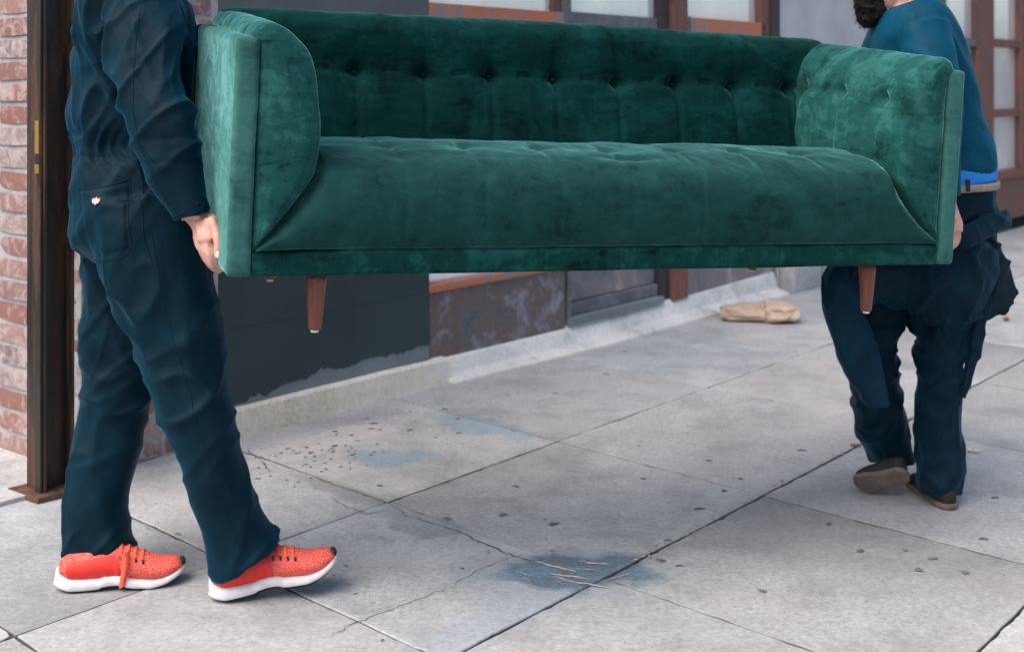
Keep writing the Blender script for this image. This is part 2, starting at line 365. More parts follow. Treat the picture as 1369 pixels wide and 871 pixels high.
# gum spots and dirt flecks pressed on the slabs
def splat(V, Fc, x, y, r, z=.0026, asp=.8, seed=0):
    rnd = random.Random(seed); n = 12; b = len(V); a0 = rnd.uniform(0, 6)
    for lev, (k, zz) in enumerate(((1, z-.0016), (.8, z))):
        for j in range(n):
            t = j/n*2*math.pi; rr = r*k*(1+.34*math.sin(2*t+a0)+.22*math.sin(3*t+a0*2)+rnd.uniform(-.18,.18))
            V.append((x+rr*math.cos(t), y+rr*asp*math.sin(t), zz))
    for j in range(n): Fc.append((b+j, b+(j+1) % n, b+n+(j+1) % n, b+n+j))
    Fc.append(tuple(b+n+j for j in range(n)))
V, Fc = [], []
known = [(1228,761,9),(1246,746,8),(1108,700,6),(908,756,6),(893,722,6),(884,749,9),(968,656,6),(1072,602,7),(935,680,8),(508,649,5),(598,693,6),
         (448,577,5),(470,582,4),(500,566,6),(496,573,5),(548,575,6),(595,547,5),(612,560,5),(613,579,5),(410,598,5),(416,605,5),(385,600,4),(447,596,6),
         (1150,736,8),(1290,765,7),(1315,720,7),(990,640,6),(948,616,6),(672,688,8),(618,760,5),(463,757,4),(475,794,4),(740,700,9),(1020,790,7),(690,650,5),(860,640,5),(810,500,5),(835,470,4),(1210,735,5),(1330,665,6),(345,640,5),(330,795,5)]
for k, (px, py, r) in enumerate(known):
    x, y = ground(px, py); splat(V, Fc, x, y, r/F*y*.72, .0030, .8, k)
rnd = random.Random(3)
for k in range(120):
    u = rnd.uniform(1, 12); n = rnd.uniform(-3.7, 1.2); x, y = G(u, n); r = rnd.choice((.003,.003,.004,.005,.008))
    splat(V, Fc, x, y, r, .0045, .8, k+99)
for k in range(70):
    px = rnd.gauss(430, 70); py = 625-.28*(px-380)+rnd.gauss(0, 16); x, y = ground(px, py); splat(V, Fc, x, y, rnd.uniform(.002, .006), .0035, .8, k+400)
tag(mesh_obj('gum_spots', V, Fc, mGum), 'dark flattened gum spots and grime specks scattered over the concrete sidewalk', 'gum spots', kind='stuff')
# dry plant debris lying in the wide joint and across the blue stain
V, Fc = [], []
def twig(x0, y0, x1, y1, r, seed, wig=.02):
    rn = random.Random(seed); n = 10; b = len(V)
    for j in range(n):
        t = j/(n-1); x = x0+(x1-x0)*t + noise.noise((t*4, seed, 0))*wig; y = y0+(y1-y0)*t + noise.noise((seed, t*4, 5))*wig
        rr = r*(.5+math.sin(t*math.pi))*rn.uniform(.6, 1.3)
        for s in range(4):
            a = s*math.pi/2; V.append((x+rr*math.cos(a)*.7-rr*math.sin(a)*.3, y+rr*math.cos(a), .004+max(0,rr*math.sin(a))))
    Fc.extend([(b+p, b+q, b+r2, b+s2) for p, q, r2, s2 in grid_faces(n, 4)])
for k, (a, b_, c, d, r) in enumerate([(716,752,770,766,.0035),(735,768,790,776,.003),(690,765,715,772,.002),(775,752,815,756,.0025),(805,780,845,766,.0025),(740,772,770,780,.0025),(770,780,810,786,.003),(825,772,848,758,.002),(760,760,800,764,.0015),(700,772,712,782,.0015)]):
    twig(*ground(a, b_), *ground(c, d), r*.62, k, .012)
for k in range(90):
    t = rnd.uniform(0, 1); u = 2.9+t*2.6; n = -1.94+rnd.gauss(0, .010)
    a = rnd.uniform(0, 6); x, y = G(u, n); L = rnd.uniform(.006, .03); twig(x, y, x+L*Ux+.006*math.cos(a), y+L*Uy+.006*math.sin(a), .0016, k+30, .008)
tag(mesh_obj('plant_debris', V, Fc, mDebris), 'pale dry plant fibres lodged in the sidewalk joint and over the blue stain', 'plant debris', kind='stuff')

# cracks running over the slabs near the second joint
V, Fc = [], []
def crack(pts, w0, seed):
    rn = random.Random(seed); P = [Vector((*ground(a, b_), 0)) for a, b_ in pts]; Q = []
    for a, b_ in zip(P[:-1], P[1:]):
        n = max(3, int((b_-a).length/.018))
        for j in range(n): Q.append(a.lerp(b_, j/n)+Vector((rn.gauss(0,.0045), rn.gauss(0,.0045), 0)))
    Q.append(P[-1]); b0 = len(V)
    for j, p in enumerate(Q):
        t = (Q[min(j+1, len(Q)-1)]-Q[max(j-1, 0)]).normalized(); s = Vector((-t.y, t.x, 0))*w0*rn.uniform(.4, 1.5)*(1 if 0 < j < len(Q)-1 else .1)
        V.append((p.x-s.x, p.y-s.y, .0024)); V.append((p.x+s.x, p.y+s.y, .0024))
    for j in range(len(Q)-1): a = b0+2*j; Fc.append((a, a+1, a+3, a+2))
for k, (pts, w0) in enumerate([([(322,604),(345,610),(395,628),(440,646),(485,660),(520,673)], .0035), ([(330,600),(348,616),(362,632)], .003), ([(438,662),(462,676),(492,688),(505,684)], .0022),
        ([(590,703),(625,716),(665,734),(712,752)], .0042), ([(655,735),(650,742)], .002), ([(520,672),(545,690),(590,703)], .0022), ([(440,850),(520,815),(590,790),(640,762),(700,740)], .0018), ([(165,690),(230,718)], .0016)]):
    crack(pts, w0*.6, k)
tag(mesh_obj('sidewalk_cracks', V, Fc, mJoint, walk), kind='stuff')
V2 = bpy.data.objects['sidewalk_cracks']; V2.rotation_euler = (0, 0, -ANG)

# --- facade: local x = along wall, local y = v (0 at facade plane), z up. origin on n=-3.78
FO = (3.78*-Uy, 3.78*Ux, 0)
def froot(name, u, label, cat, **kw):
    x, y = G(u, -3.78); return empty(name, (x, y, 0), ROT, label, cat, **kw)
# ledge at wall foot: left part tall, right part low and sloping
def ledge():
    V, Fc = [], []
    us = np.concatenate([np.linspace(-.02, 1.255, 26), np.linspace(1.262, 4.35, 60)]); K = 8
    for u in us:
        U_ = u+2.9; q = noise.noise((u*3, 1, 2))*.006; q2 = noise.noise((u*9, 4, 2))*.003
        if u < 1.258:
            h = .112+q*.5; prof = [(-.03+q,-.02), (-.028+q, .0), (-.022+q2, h-.012), (-.012, h), (.02, h+.003), (.05, h+.004), (.3, h+.004), (.3,-.02)]
        else:
            t = (u-1.262)/3.1; h0 = .035+.01*math.sin(u*2.1); h1 = .115+.012*math.sin(u*1.7+.5) + .03*t; out = .045+.04*min(1,t*3)
            prof = [(-out-.03+q,-.02), (-out-.025+q, .006+.006*t), (-out+.01, .022+q2), (-.025+q, h0), (.0, h1*.75), (.028, h1), (.3, h1+.004), (.3,-.02)]
        V += [(u, a, b) for a, b in prof]
    Fc = grid_faces(len(us), K); Fc += [tuple(range(K))[::-1], tuple((len(us)-1)*K+j for j in range(K))]
    r = froot('wall_ledge', 2.9, None, None)
    o = mesh_obj('wall_ledge', V, Fc, mLedge, None, False, r.location, ROT); bpy.data.objects.remove(r)
    o.name = 'wall_ledge'; tag(o, 'pale stained concrete ledge along the foot of the dark wall and windows', 'ledge')
ledge()

# brick pier with two faces
L0, Hb = 2.37, 1.95
x, y = G(L0, -3.78)
bw = empty('brick_wall', (x, y, 0), ROT, 'old whitewashed red brick corner wall behind the steel post', 'brick wall')
box('mortar_core', .001, .563, .001, .60, -.02, 3.2, mMortar, bw, .004)
def brick_mesh(L, W, Hh, seed):
    bm = bmesh.new(); bm_box(bm, -L/2, L/2, -W/2, W/2, -Hh/2, Hh/2)
    bmesh.ops.subdivide_edges(bm, edges=bm.edges[:], cuts=1, use_grid_fill=True)
    for v in bm.verts:
        n_ = noise.noise_vector(v.co*23+Vector((seed*7, 0, 0)))*.006
        k = sum(abs(abs(c)-h) < 1e-5 for c, h in zip(v.co, (L/2, W/2, Hh/2)))
        v.co = v.co*(1-.03*max(0, k-1)) + n_*.7
    me = bpy.data.meshes.new('brick'); bmesh.ops.triangulate(bm, faces=bm.faces[:]); bm.to_mesh(me); bm.free(); me.shade_smooth(); me.materials.append(mBrick)
    me.set_sharp_from_angle(angle=R(45)); return me
BR = {'s': [brick_mesh(.203, .09, .064, k) for k in range(6)], 'h': [brick_mesh(.10, .09, .064, k+9) for k in range(4)]}
rnd = random.Random(11)
def brick(kind, lx, ly, lz, rz):
    o = bpy.data.objects.new('brick', rnd.choice(BR[kind])); link(o); o.parent = bw
    o.location = (lx, ly, lz); o.rotation_euler = (rnd.gauss(0,.006), rnd.gauss(0,.012), rz+rnd.gauss(0,.01)+rnd.choice((0, math.pi)))
PITCH = .0775
for c in range(int(Hb/PITCH)):
    z = .012+PITCH/2+c*PITCH-.012; off = 0 if c % 2 else .5
    # front face (toward street), y = 0 side
    k = 0; p = .0
    while p < .54:
        Lk = .10 if (p == 0 and off) else .203
        if p+Lk > .60: Lk = .10
        brick('h' if Lk < .15 else 's', p+Lk/2, max(.0, .045-.007+rnd.gauss(0,.002)), z, 0); p += Lk+.0125
    # return face, x = 0 side, running into the alcove
    p = .10 if (off == 0) else .0
    p += .0
    first = True
    while p < 1.15:
        Lk = .203
        if first and off: p = .0
        o_y = p+Lk/2+.0
        if not (first and off): brick('s', .045-.007+rnd.gauss(0,.002), o_y+.0, z, math.pi/2)
        else: brick('s', .045-.007, .203/2+.105, z, math.pi/2); p = .105
        first = False; p += Lk+.0125
box('mortar_core', .001, .30, .602, 1.4, -.02, 3.2, mMortar, bw, .004)
# dark painted wall
PU0, PU1 = 2.935, 4.065
pw = froot('painted_wall', PU0, 'smooth dark slate painted wall between the brick corner and the window bay', 'wall')
box('painted_face', 0, PU1-PU0, .0, .5, .15, 1.348, mStucco, pw, .002)
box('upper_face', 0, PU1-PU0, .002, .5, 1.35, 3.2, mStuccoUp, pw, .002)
V, Fc = [], []                     # paint coat ending in a ragged edge over the peeled render
n_ = 90
for j in range(n_):
    t = j/(n_-1); u = t*(PU1-PU0-.004)+.002
    e = .118+.02*t + .055*max(0, math.sin(min(1, t*1.35)*math.pi*.62))*(.8+.5*noise.noise((u*7, 0, 0))) + .02*noise.noise((u*25, 3, 0)) + .008*noise.noise((u*70, 3, 0))
    if t < .12: e = .122+.02*t
    V += [(u, -.0035, max(.121, e)), (u, -.0035, .40), (u, .001, max(.119, e)), (u, .001, .40)]
for j in range(n_-1):
    a = j*4; b_ = a+4; Fc += [(a, b_, b_+1, a+1), (a+2, b_+2, b_, a), (a+1, b_+1, b_+3, a+3)]
mesh_obj('paint_coat', V, Fc, mStucco, pw)
box('peeled_render', 0.001, PU1-PU0-.001, .0015, .3, .10, .149, mFlake, pw, .001)
mesh_obj('peeled_patch', [(0.003,-.0012,.112), (PU1-PU0-.003,-.0012,.112), (PU1-PU0-.003,-.0012,.30), (0.003,-.0012,.30), (0.003,.004,.112), (PU1-PU0-.003,.004,.112), (PU1-PU0-.003,.004,.30), (0.003,.004,.30)], [(0,1,2,3),(7,6,5,4),(0,4,5,1),(2,6,7,3),(1,5,6,2),(4,0,3,7)], mFlake, pw)

# window bays (u positions from pixel column helper)
def ucol(px, n=-3.78):
    k = (px-684.5)/F; Y = -n/(Uy*-k+Ux) if False else -n/(Ux-Uy*k)
    return (k*Ux+Uy)*Y
def zrow(px, py, n=-3.78):
    k = (px-684.5)/F; Y = -n/(Ux-Uy*k); return CAMH-(py-116)/F*Y
# bay 1
u0, u1 = PU1, ucol(760)
b1 = froot('window_bay', u0, 'rust framed shop window with orange rails and mottled metal bulkhead beside the dark wall', 'window'); W1 = u1-u0
box('bulkhead', .0, W1-.012, .012, .08, .10, .395, mMott, b1, .003)
box('sill', .0, W1, -.004, .10, .397, .437, mRustBar, b1, .010)
box('pane', .01, W1-.05, .045, .055, .437, 1.60, mGlass, b1, 0)
box('transom_rail', .002, W1-.03, .0, .07, 1.565, 1.668, mRustBar, b1, .004)
box('pane', .01, W1-.09, .045, .055, 1.668, 2.9, mGlass, b1, 0)
box('jamb', W1-.10, W1-.032, .018, .09, 1.669, 2.9, mRustBrown, b1, .004)
box('jamb', W1-.032, W1+.0, -.006, .12, .44, 2.9, mGreyBar, b1, .004)
# door
d0, d1 = u1+.004, ucol(886)
dr = froot('shop_door', d0, 'grey metal framed glass door with pale weathered kick panel in the window row', 'door'); Wd = d1-d0
box('kick_panel', .03, Wd-.0, .055, .09, .215, .90, mMott2, dr, .004)
box('bottom_rail', .004, Wd-.002, .03, .094, .150, .213, mGreyBar, dr, .005)
box('pane', .04, Wd-.0, .06, .07, .905, 2.9, mGlass, dr, 0)
box('middle_rail', .004, Wd-.003, .03, .10, 1.58, 1.678, mGreyBar, dr, .004)
box('threshold_strip', .004, Wd, -.012, .12, .112, .148, mFlake, dr, .003)
box('stile', .0, .028, .005, .11, .15, 2.9, mGreyBar, dr, .003)
box('handle', Wd-.10, Wd-.075, -.01, .028, .95, 1.25, mDarkBar, dr, .006)
# post between
p0, p1 = d1+.003, ucol(918)
pp = froot('window_post', p0, 'dark and rust brown steel post between the door and the far window', 'post')
box('dark_jamb', 0, (p1-p0)*.38, .02, .12, .11, 2.9, mDarkBar, pp, .004)
box('rust_flange', (p1-p0)*.38+.002, p1-p0, -.01, .14, .11, 2.9, mRustBrown, pp, .006)
# bay 3
w0, w1 = p1+.003, ucol(1040)
b3 = froot('window_bay', w0, 'shop window with short orange rusted rail left of the light grey wall', 'window'); W3 = w1-w0
box('bulkhead', 0, W3, .012, .08, .10, .445, mMott2, b3, .003)
box('sill', 0, W3-.13, .0, .10, .447, .49, mRustBar, b3, .008)
box('pane', .0, W3-.13, .045, .055, .49, 2.9, mGlass, b3, 0)
box('transom_rail', .05, W3-.16, .0, .06, 1.59, 1.695, mRustBar, b3, .004)
box('frame_piece', .002, .05, .004, .07, 1.55, 1.70, mGreyBar, b3, .004)
box('jamb', W3-.22, W3-.11, .0, .08, .492, 2.9, mRustBrown, b3, .006)
box('stile', W3-.105, W3-.005, -.02, .1, .45, 2.9, mDarkBar, b3, .006)
# light grey wall with plinth
g0, g1 = w1+.003, ucol(1252)
gw = froot('grey_wall', g0, 'plain light grey rendered wall behind the bearded man', 'wall')
box('wall_face', 0, g1-g0, .0, .5, .0, 3.2, mGreyWall, gw, .004)
box('plinth', .02, .42, -.10, -.002, .0, .26, mSlabB, gw, .01)
box('pipe', .46, .50, -.06, -.015, .0, .33, mRustBrown, gw, .01)
box('plinth', .55, g1-g0-.02, -.06, -.002, .0, .25, mSlabB, gw, .01)
# far windows
f0 = g1+.003
fw = froot('window_bay', f0, 'far shop front of tall panes in rust brown mullions at the right', 'window')
def lu(px): return ucol(px)-f0
Wf = lu(1430)
box('bulkhead', 0, Wf, .02, .10, .10, .47, mRustBrown, fw, .004)
box('sill', 0, Wf, -.01, .12, .472, .55, mRustBrown, fw, .006)
mull = [(lu(1254), lu(1264)), (lu(1306), lu(1328)), (lu(1364), lu(1378)), (lu(1415), lu(1430))]
for a, b_ in mull: box('mullion', a, b_, -.01, .10, .552, 3.0, mRustBrown, fw, .008)
for (a, b_) in ((mull[0][1], mull[1][0]), (mull[1][1], mull[2][0]), (mull[2][1], mull[3][0])):
    box('pane', a, b_, .05, .06, .552, 3.0, mGlass, fw, 0)
box('rail', mull[0][1]+.002, mull[1][0]-.002, .0, .08, zrow(1285, 61), zrow(1285, 50), mGreyBar, fw, .004)
for zc in (zrow(1345, 58), zrow(1345, 151)):
    box('rail', mull[1][1]+.002, mull[2][0]-.002, .0, .08, zc-.035, zc+.035, mRustBrown, fw, .004)
    box('rail', mull[2][1]+.002, mull[3][0]-.002, .0, .08, zc-.035, zc+.035, mRustBrown, fw, .004)
xx = froot('far_wall', f0+Wf+.003, 'light grey rendered wall carrying on past the far windows', 'wall'); box('wall_face', 0, 9, 0, .5, -.02, 3.2, mGreyWall, xx, .004)
# building mass above and behind
bb = froot('building_upper', 2.37, 'plain grey upper storey of the building above the shop windows', 'building')
box('upper_wall', 0, 24, .12, 7, 3.205, 4.6, mGreyWall, bb, .01)
box('roof', -.1, 24.1, 0, 7.1, 4.605, 4.8, mStucco, bb, .01)
box('back_wall', .61, 24, .62, .9, 0, 3.2, mInterior, bb, .004)

# steel post
x, y = ground(66, 648); px_, py_ = G(2.232, -3.735)
sp = empty('steel_post', (px_, py_, 0), ROT, 'dark rusted steel H column with brass strike plate at the brick corner', 'column')
A_ = .053
box('flange', -A_, -A_+.009, -A_, A_, .016, 3.2, mPost, sp, .003)
box('flange', A_-.009, A_, -A_, A_, .016, 3.2, mPost, sp, .003)
box('web', -A_+.0095, A_-.0095, -.012, .0, .016, 3.2, mPost, sp, .001)
box('stop_bar', -A_-.010, -A_-.0005, -A_+.008, -.012, .016, 3.2, mPost, sp, .002)
V = [(-.095,-.085,0),(.075,-.10,0),(.10,.08,0),(-.10,.09,0)]
V = V+[(a*.97, b_*.97, .017) for a, b_, _ in V]
mesh_obj('base_plate', V, [(0,1,5,4),(1,2,6,5),(2,3,7,6),(3,0,4,7),(4,5,6,7)], mPlate, sp)
zz = lambda py: CAMH-(py-116)/F*4.1
def brass(z0, z1):
    return box('strike_plate', -A_-.014, -A_-.0105, -A_+.012, -.018, z0, z1, mBrass, sp, .001)
brass(zz(204), zz(161)); brass(zz(230), zz(218))
box('strike_recess', -A_-.0125, -A_-.0102, -A_+.010, -.018, zz(218)+.001, zz(204)-.001, mDark, sp, .001)

# ---------------------------------------------------------------- sofa
def sofa():
    rt = empty('sofa', (-.637, 2.833, .873), (R(3.18), R(1.976), R(20.8)), 'green velvet tufted three seat sofa carried in the air by two men', 'sofa')
    # rotation order: matrix = Rz*Ry*Rx  (Blender XYZ euler)
    Wd, D = 2.0, .764
    def padded(name, x0, x1, y0, y1, z0, z1, mat, r=.014, puff=.004, topfn=None, nx=0):
        bm = bmesh.new(); bm_box(bm, x0, x1, y0, y1, z0, z1, r, 4)
        bmesh.ops.subdivide_edges(bm, edges=[e for e in bm.edges if e.calc_length() > .1], cuts=14, use_grid_fill=True)
        for v in bm.verts:
            q = noise.noise(v.co*7)*.0035 + noise.noise(v.co*19)*.0015
            d = Vector((v.co.x-(x0+x1)/2, v.co.y-(y0+y1)/2, 0)); 
            if d.length > 1e-5: v.co += Vector((q if abs(d.x) > (x1-x0)*.3 else 0, q if abs(d.y) > (y1-y0)*.3 else 0, q*.7))
            if topfn: v.co.z += topfn(v.co)*max(0, (v.co.z-z0)/(z1-z0))
        return bm_obj(name, bm, mat, rt, True)
    tf = lambda c: .018*(c.y/D)
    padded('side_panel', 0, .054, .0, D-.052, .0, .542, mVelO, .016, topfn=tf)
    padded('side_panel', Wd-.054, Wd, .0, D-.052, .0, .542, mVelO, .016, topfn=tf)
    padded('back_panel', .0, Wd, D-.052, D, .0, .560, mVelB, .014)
    padded('base_rail', .0545, Wd-.0545, .006, .06, .0, .058, mVelA, .010)
    box('underside', .054, Wd-.054, .06, D-.053, .004, .05, mSeam, rt, .002)
    # piping seams on the front edge of side panels
    def tube(name, P, r, mat, m_=8, parent=rt, closed=False):
        P = np.array(P, float); V = []
        for i, p in enumerate(P):
            t = Vector(P[min(i+1, len(P)-1)]-P[max(i-1, 0)]).normalized()
            s = t.cross(Vector((0,1,0.13))).normalized(); s2 = s.cross(t)
            for j in range(m_):
                a = j/m_*2*math.pi; V.append(Vector(p)+s*r*math.cos(a)+s2*r*math.sin(a))
        Fc = grid_faces(len(P), m_); Fc += [tuple(range(m_))[::-1], tuple((len(P)-1)*m_+j for j in range(m_))]
        return mesh_obj(name, V, Fc, mat, parent, True)
    # arm cushion (left, mirrored for right)
    prof = [(.056,.055),(.075,.080),(.118,.128),(.155,.178),(.185,.228),(.199,.275),(.203,.32),(.199,.38),(.190,.44),(.174,.495),(.150,.535),(.118,.563),(.085,.576),(.056,.573),(.038,.555),(.034,.535)]
    prof2 = np.array(prof)
    P = cr(np.vstack([prof2, [[.052,.52],[.054,.42],[.055,.30],[.055,.18]]]).tolist()+[prof[0]], 110)[:-1]
    def arm(mir):
        ys = []
        rr = .024
        rings = [(.82, -.003), (.90, -.0028)] if False else []
        for ph in np.linspace(0, math.pi/2, 6): rings.append((rr*(1-math.sin(ph)), rr*(1-math.cos(ph))))
        body = [(0., y) for y in np.linspace(rr+.012, .66, 66)]
        # inner rings of the front face
        V = []; cnt = 0
        def off(Pp, d):
            t = np.roll(Pp, -1, 0)-np.roll(Pp, 1, 0); nrm = np.stack([t[:,1], -t[:,0]], 1); nrm /= np.linalg.norm(nrm, axis=1)[:,None]+1e-9
            return Pp - nrm*d*1.0
        med = cr([(.080,.105),(.125,.20),(.130,.30),(.125,.42),(.112,.50),(.095,.535)], 60)
        near = med[np.argmin(((P[:,None,:]-med[None])**2).sum(2), 1)]
        def off(Pp, d):
            v = near-Pp; ln = np.linalg.norm(v, axis=1)[:,None]; return Pp+v/ln*np.minimum(d, ln*.7)
        cen = near
        allr = []
        flat = [(k, -.002-.005*math.sqrt(max(0,1-k*k))) for k in (.05, .3, .6, .85)]
        base0 = off(P, rr)
        for k, y in flat: allr.append((cen+(base0-cen)*k, y))
        for d, y in rings: allr.append((off(P, d), y))
        for d, y in body: allr.append((P, y))
        for Pp, y in allr:
            for (a, c) in Pp:
                # inner side tufts: buttons along y at c=.445
                dx = 0; dz = 0
                inner = a > .12 and c > .25
                if a > .10 and y > .03:
                    wgt = min(1, (a-.10)/.06)*min(1, max(0, (y-.03)/.05))
                    pull = 0
                    for by in (.125, .322, .52):
                        ds = math.hypot((y-by)*1.0, (c-.448)*1.0); pull += .026*math.exp(-(ds/.020)**2) + .013*math.exp(-(ds/.06)**2)
                        pull += .009*math.exp(-((y-by)/.010)**2)*(1 if c < .56 else 0)*(.55+.45*min(1,abs(c-.448)/.08))*(1 if c<.43 else .6)
                    pull += .008*math.exp(-((c-.448)/.008)**2)
                    pull -= .006
                    dx = -pull*wgt*.8
                wr = noise.noise((a*11, y*11, c*11))*.005 + noise.noise((a*26, y*20, c*26))*.0022
                back = max(0, (y-.05))*.045     # top climbs slightly to the back
                A2 = a+dx+wr*(1 if a > .07 else .1); C2 = c+(back*min(1, max(0,(c-.3)/.2)))+(wr*.6 if c > .5 else 0)
                # crease under the rolled top at the front face
                Y2 = y
                if y < .02:
                    Y2 += .006*math.exp(-((c-.484)/.004)**2)*(1 if .06 < a < .15 else 0) + .0022*math.exp(-((c-.437)/.003)**2) + wr*.5
                V.append(((Wd-A2) if mir else A2, Y2, C2))
        m_ = len(P); n = len(allr); Fc = grid_faces(n, m_)
        Fc += [tuple(range(m_))[::-1], tuple((n-1)*m_+j for j in range(m_))]
        if mir: Fc = [f[::-1] for f in Fc]
        return mesh_obj('arm_cushion', V, Fc, mVelO if False else mVelArm, rt, True)
    arm(False); arm(True)
    # back cushion: profile in (y,z), swept along x
    bp = [(.60,.06),(.50,.10),(.490,.20),(.495,.27),(.510,.34),(.530,.42),(.548,.49),(.554,.54),(.562,.575),(.592,.603),(.64,.613),(.69,.608),(.735,.588),(.750,.565),(.745,.545),(.70,.50),(.68,.3)]
    Pb = cr(bp+[bp[0]], 130)[:-1]
    nx = 300; V = []
    ts = [.20+ (1.6)/8*(k+.5+.0) for k in range(8)]
    tl = [.408+.197*k for k in range(7)]           # seven buttons
    tl = np.array(tl); tx = np.array([.211]+tl.tolist()+[1.787])
    for i in range(nx):
        x = .05+(1.9)*i/(nx-1)
        endk = min(1, (x-.05)/.03, (1.95-x)/.03); endk = math.sqrt(max(.0, endk))
        for (y, z) in Pb:
            dy = dz = 0
            if y < .66:
                j = np.argmin(abs(tx-x)); dxx = x-tx[j]; ds = math.hypot(dxx, (z-.450))
                f_front = 1 if z < .58 else max(0, 1-(z-.58)/.05)
                pull = .030*math.exp(-(ds/.020)**2)+.013*math.exp(-(ds/.055)**2)
                # vertical seams; the ones below the buttons are crisp, above they lean softly
                pull += (.006 if z < .445 else .0045)*math.exp(-(dxx/(.008 if z < .445 else .012))**2)*min(1, max(.5, 1.2-abs(z-.45)*2))
                arc = .450+.010*math.sin(min(1, abs(dxx)/.0985)*math.pi/2); pull += (.014 if z < arc else .006)*math.exp(-((z-arc)/(.009 if z < arc else .040))**2)
                puff = .009*(1-(2*min(abs(dxx), .123)/.246)**2 if False else (.011 if z < .445 else .006)*math.cos(min(1, abs(abs(dxx)-.0985)/.0985)*math.pi/2))
                f_front = min(1, max(0, (.59-z)/.10)); dy = (pull-puff)*f_front
            wr = noise.noise((x*8, y*10, z*9))*.005+noise.noise((x*23, y*20, z*17))*.0025
            top = .005*math.sin((x-.05)/1.9*math.pi)
            V.append((x, y+dy+wr, (z+dz+wr*.7+top*(1 if z > .5 else 0))*(1) - (1-endk)*.02*(1 if z > .5 else 0)))
    m_ = len(Pb); Fc = grid_faces(nx, m_); Fc += [tuple(range(m_))[::-1], tuple((nx-1)*m_+j for j in range(m_))]
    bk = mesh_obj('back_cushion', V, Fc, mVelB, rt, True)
    def button(x, y, z, nrm, par):
        bm = bmesh.new(); bmesh.ops.create_uvsphere(bm, u_segments=12, v_segments=8, radius=.0050)
        q = Vector(nrm).to_track_quat('Z', 'Y').to_matrix().to_4x4()
        for v in bm.verts: v.co = q @ Vector((v.co.x, v.co.y, v.co.z*.45)) + Vector((x, y, z))
        bm_obj('button', bm, mVelB, par, True)
    for t_ in tl: button(float(t_), .536+.037, .451, (0,-1,0), bk)
    # seat cushion
    sp_ = [(.02,.060),(.004,.068),(-.006,.10),(-.010,.15),(-.006,.195),(.006,.225),(.035,.252),(.08,.270),(.15,.284),(.25,.292),(.35,.290),(.45,.280),(.52,.268),(.56,.22),(.56,.09),(.3,.060)]
    Ps = cr(sp_+[sp_[0]], 120)[:-1]
    V = []; nx = 300
    for i in range(nx):
        x = .062+(1.876)*i/(nx-1); e = min(x-.062, 1.938-x)
        # the cushion end follows the slanted joint with the arm
        lim = np.interp(e, [0, .02, .062, .10, .13, .15, .19], [.062,.085,.128,.178,.226,.268,.40])
        s = min(1, lim/.285)
        for (y, z) in Ps:
            zz_ = z if z < lim else lim + (z-lim)*.02
            if e < .19: zz_ = .06+(z-.06)*min(1., (lim-.06)/.225)
            dz = dy = 0
            if z > .2:
                for yy in (.20, .36):
                    j = np.argmin(abs(tl-x)); dxx = x-tl[j]; ds = math.hypot(dxx, y-yy)
                    dz -= .010*math.exp(-(ds/.030)**2)+.002*math.exp(-((y-yy)/.02)**2)
                dz -= .003*math.exp(-((x-tl[np.argmin(abs(tl-x))])/.010)**2)
                # crease from pull in the middle of the seat edge
                dz -= .010*math.exp(-((x-1.02)/.07)**2-((y-.10)/.016)**2) 
            if y < .02 and z < .24: dy = .0022*math.exp(-((x-tl[np.argmin(abs(tl-x))])/.005)**2)
            wr = noise.noise((x*6, y*9+3, z*9))*.006+noise.noise((x*20, y*22, z*20))*.0022
            V.append((x, y+dy+(wr*.6 if y < .1 else 0), zz_+dz+(wr if z > .2 and e > .1 else 0)))
    m_ = len(Ps); Fc = grid_faces(nx, m_); Fc += [tuple(range(m_))[::-1], tuple((nx-1)*m_+j for j in range(m_))]
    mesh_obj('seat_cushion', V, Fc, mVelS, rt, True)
    # legs
    for (la, lb, dx, dy) in ((.223,.089,.0,-.008), (Wd-.223,.089,.0,-.008), (.223,D-.089,.0,.008), (Wd-.223,D-.089,.0,.008)):
        V = []; m_ = 24; prf = [(.0,.0245),(-.03,.0235),(-.10,.018),(-.136,.0152),(-.141,.0135)]
        for (z, r) in prf:
            for j in range(m_):
                a = j/m_*2*math.pi; V.append((la+dx*z/-.14+r*math.cos(a), lb+dy*z/-.14+r*math.sin(a), z+.001))
        Fc = grid_faces(len(prf), m_); Fc += [tuple(range(m_))[::-1], tuple((len(prf)-1)*m_+j for j in range(m_))]
        lg = mesh_obj('leg', V, Fc, mWalnut, rt, True)
        bm = bmesh.new(); bmesh.ops.create_cone(bm, cap_ends=True, segments=20, radius1=.009, radius2=.010, depth=.006)
        for v in bm.verts: v.co += Vector((la+dx, lb+dy, -.1435))
        bm_obj('glide', bm, mWhite, lg, True)
    return rt
mVelArm = velvet('green velvet lit arms', (.0115,.072,.065), (.032,.132,.120), .85, 8, .95)  # same velvet; the lit look of the arms is put into the colour
SOFA = sofa()

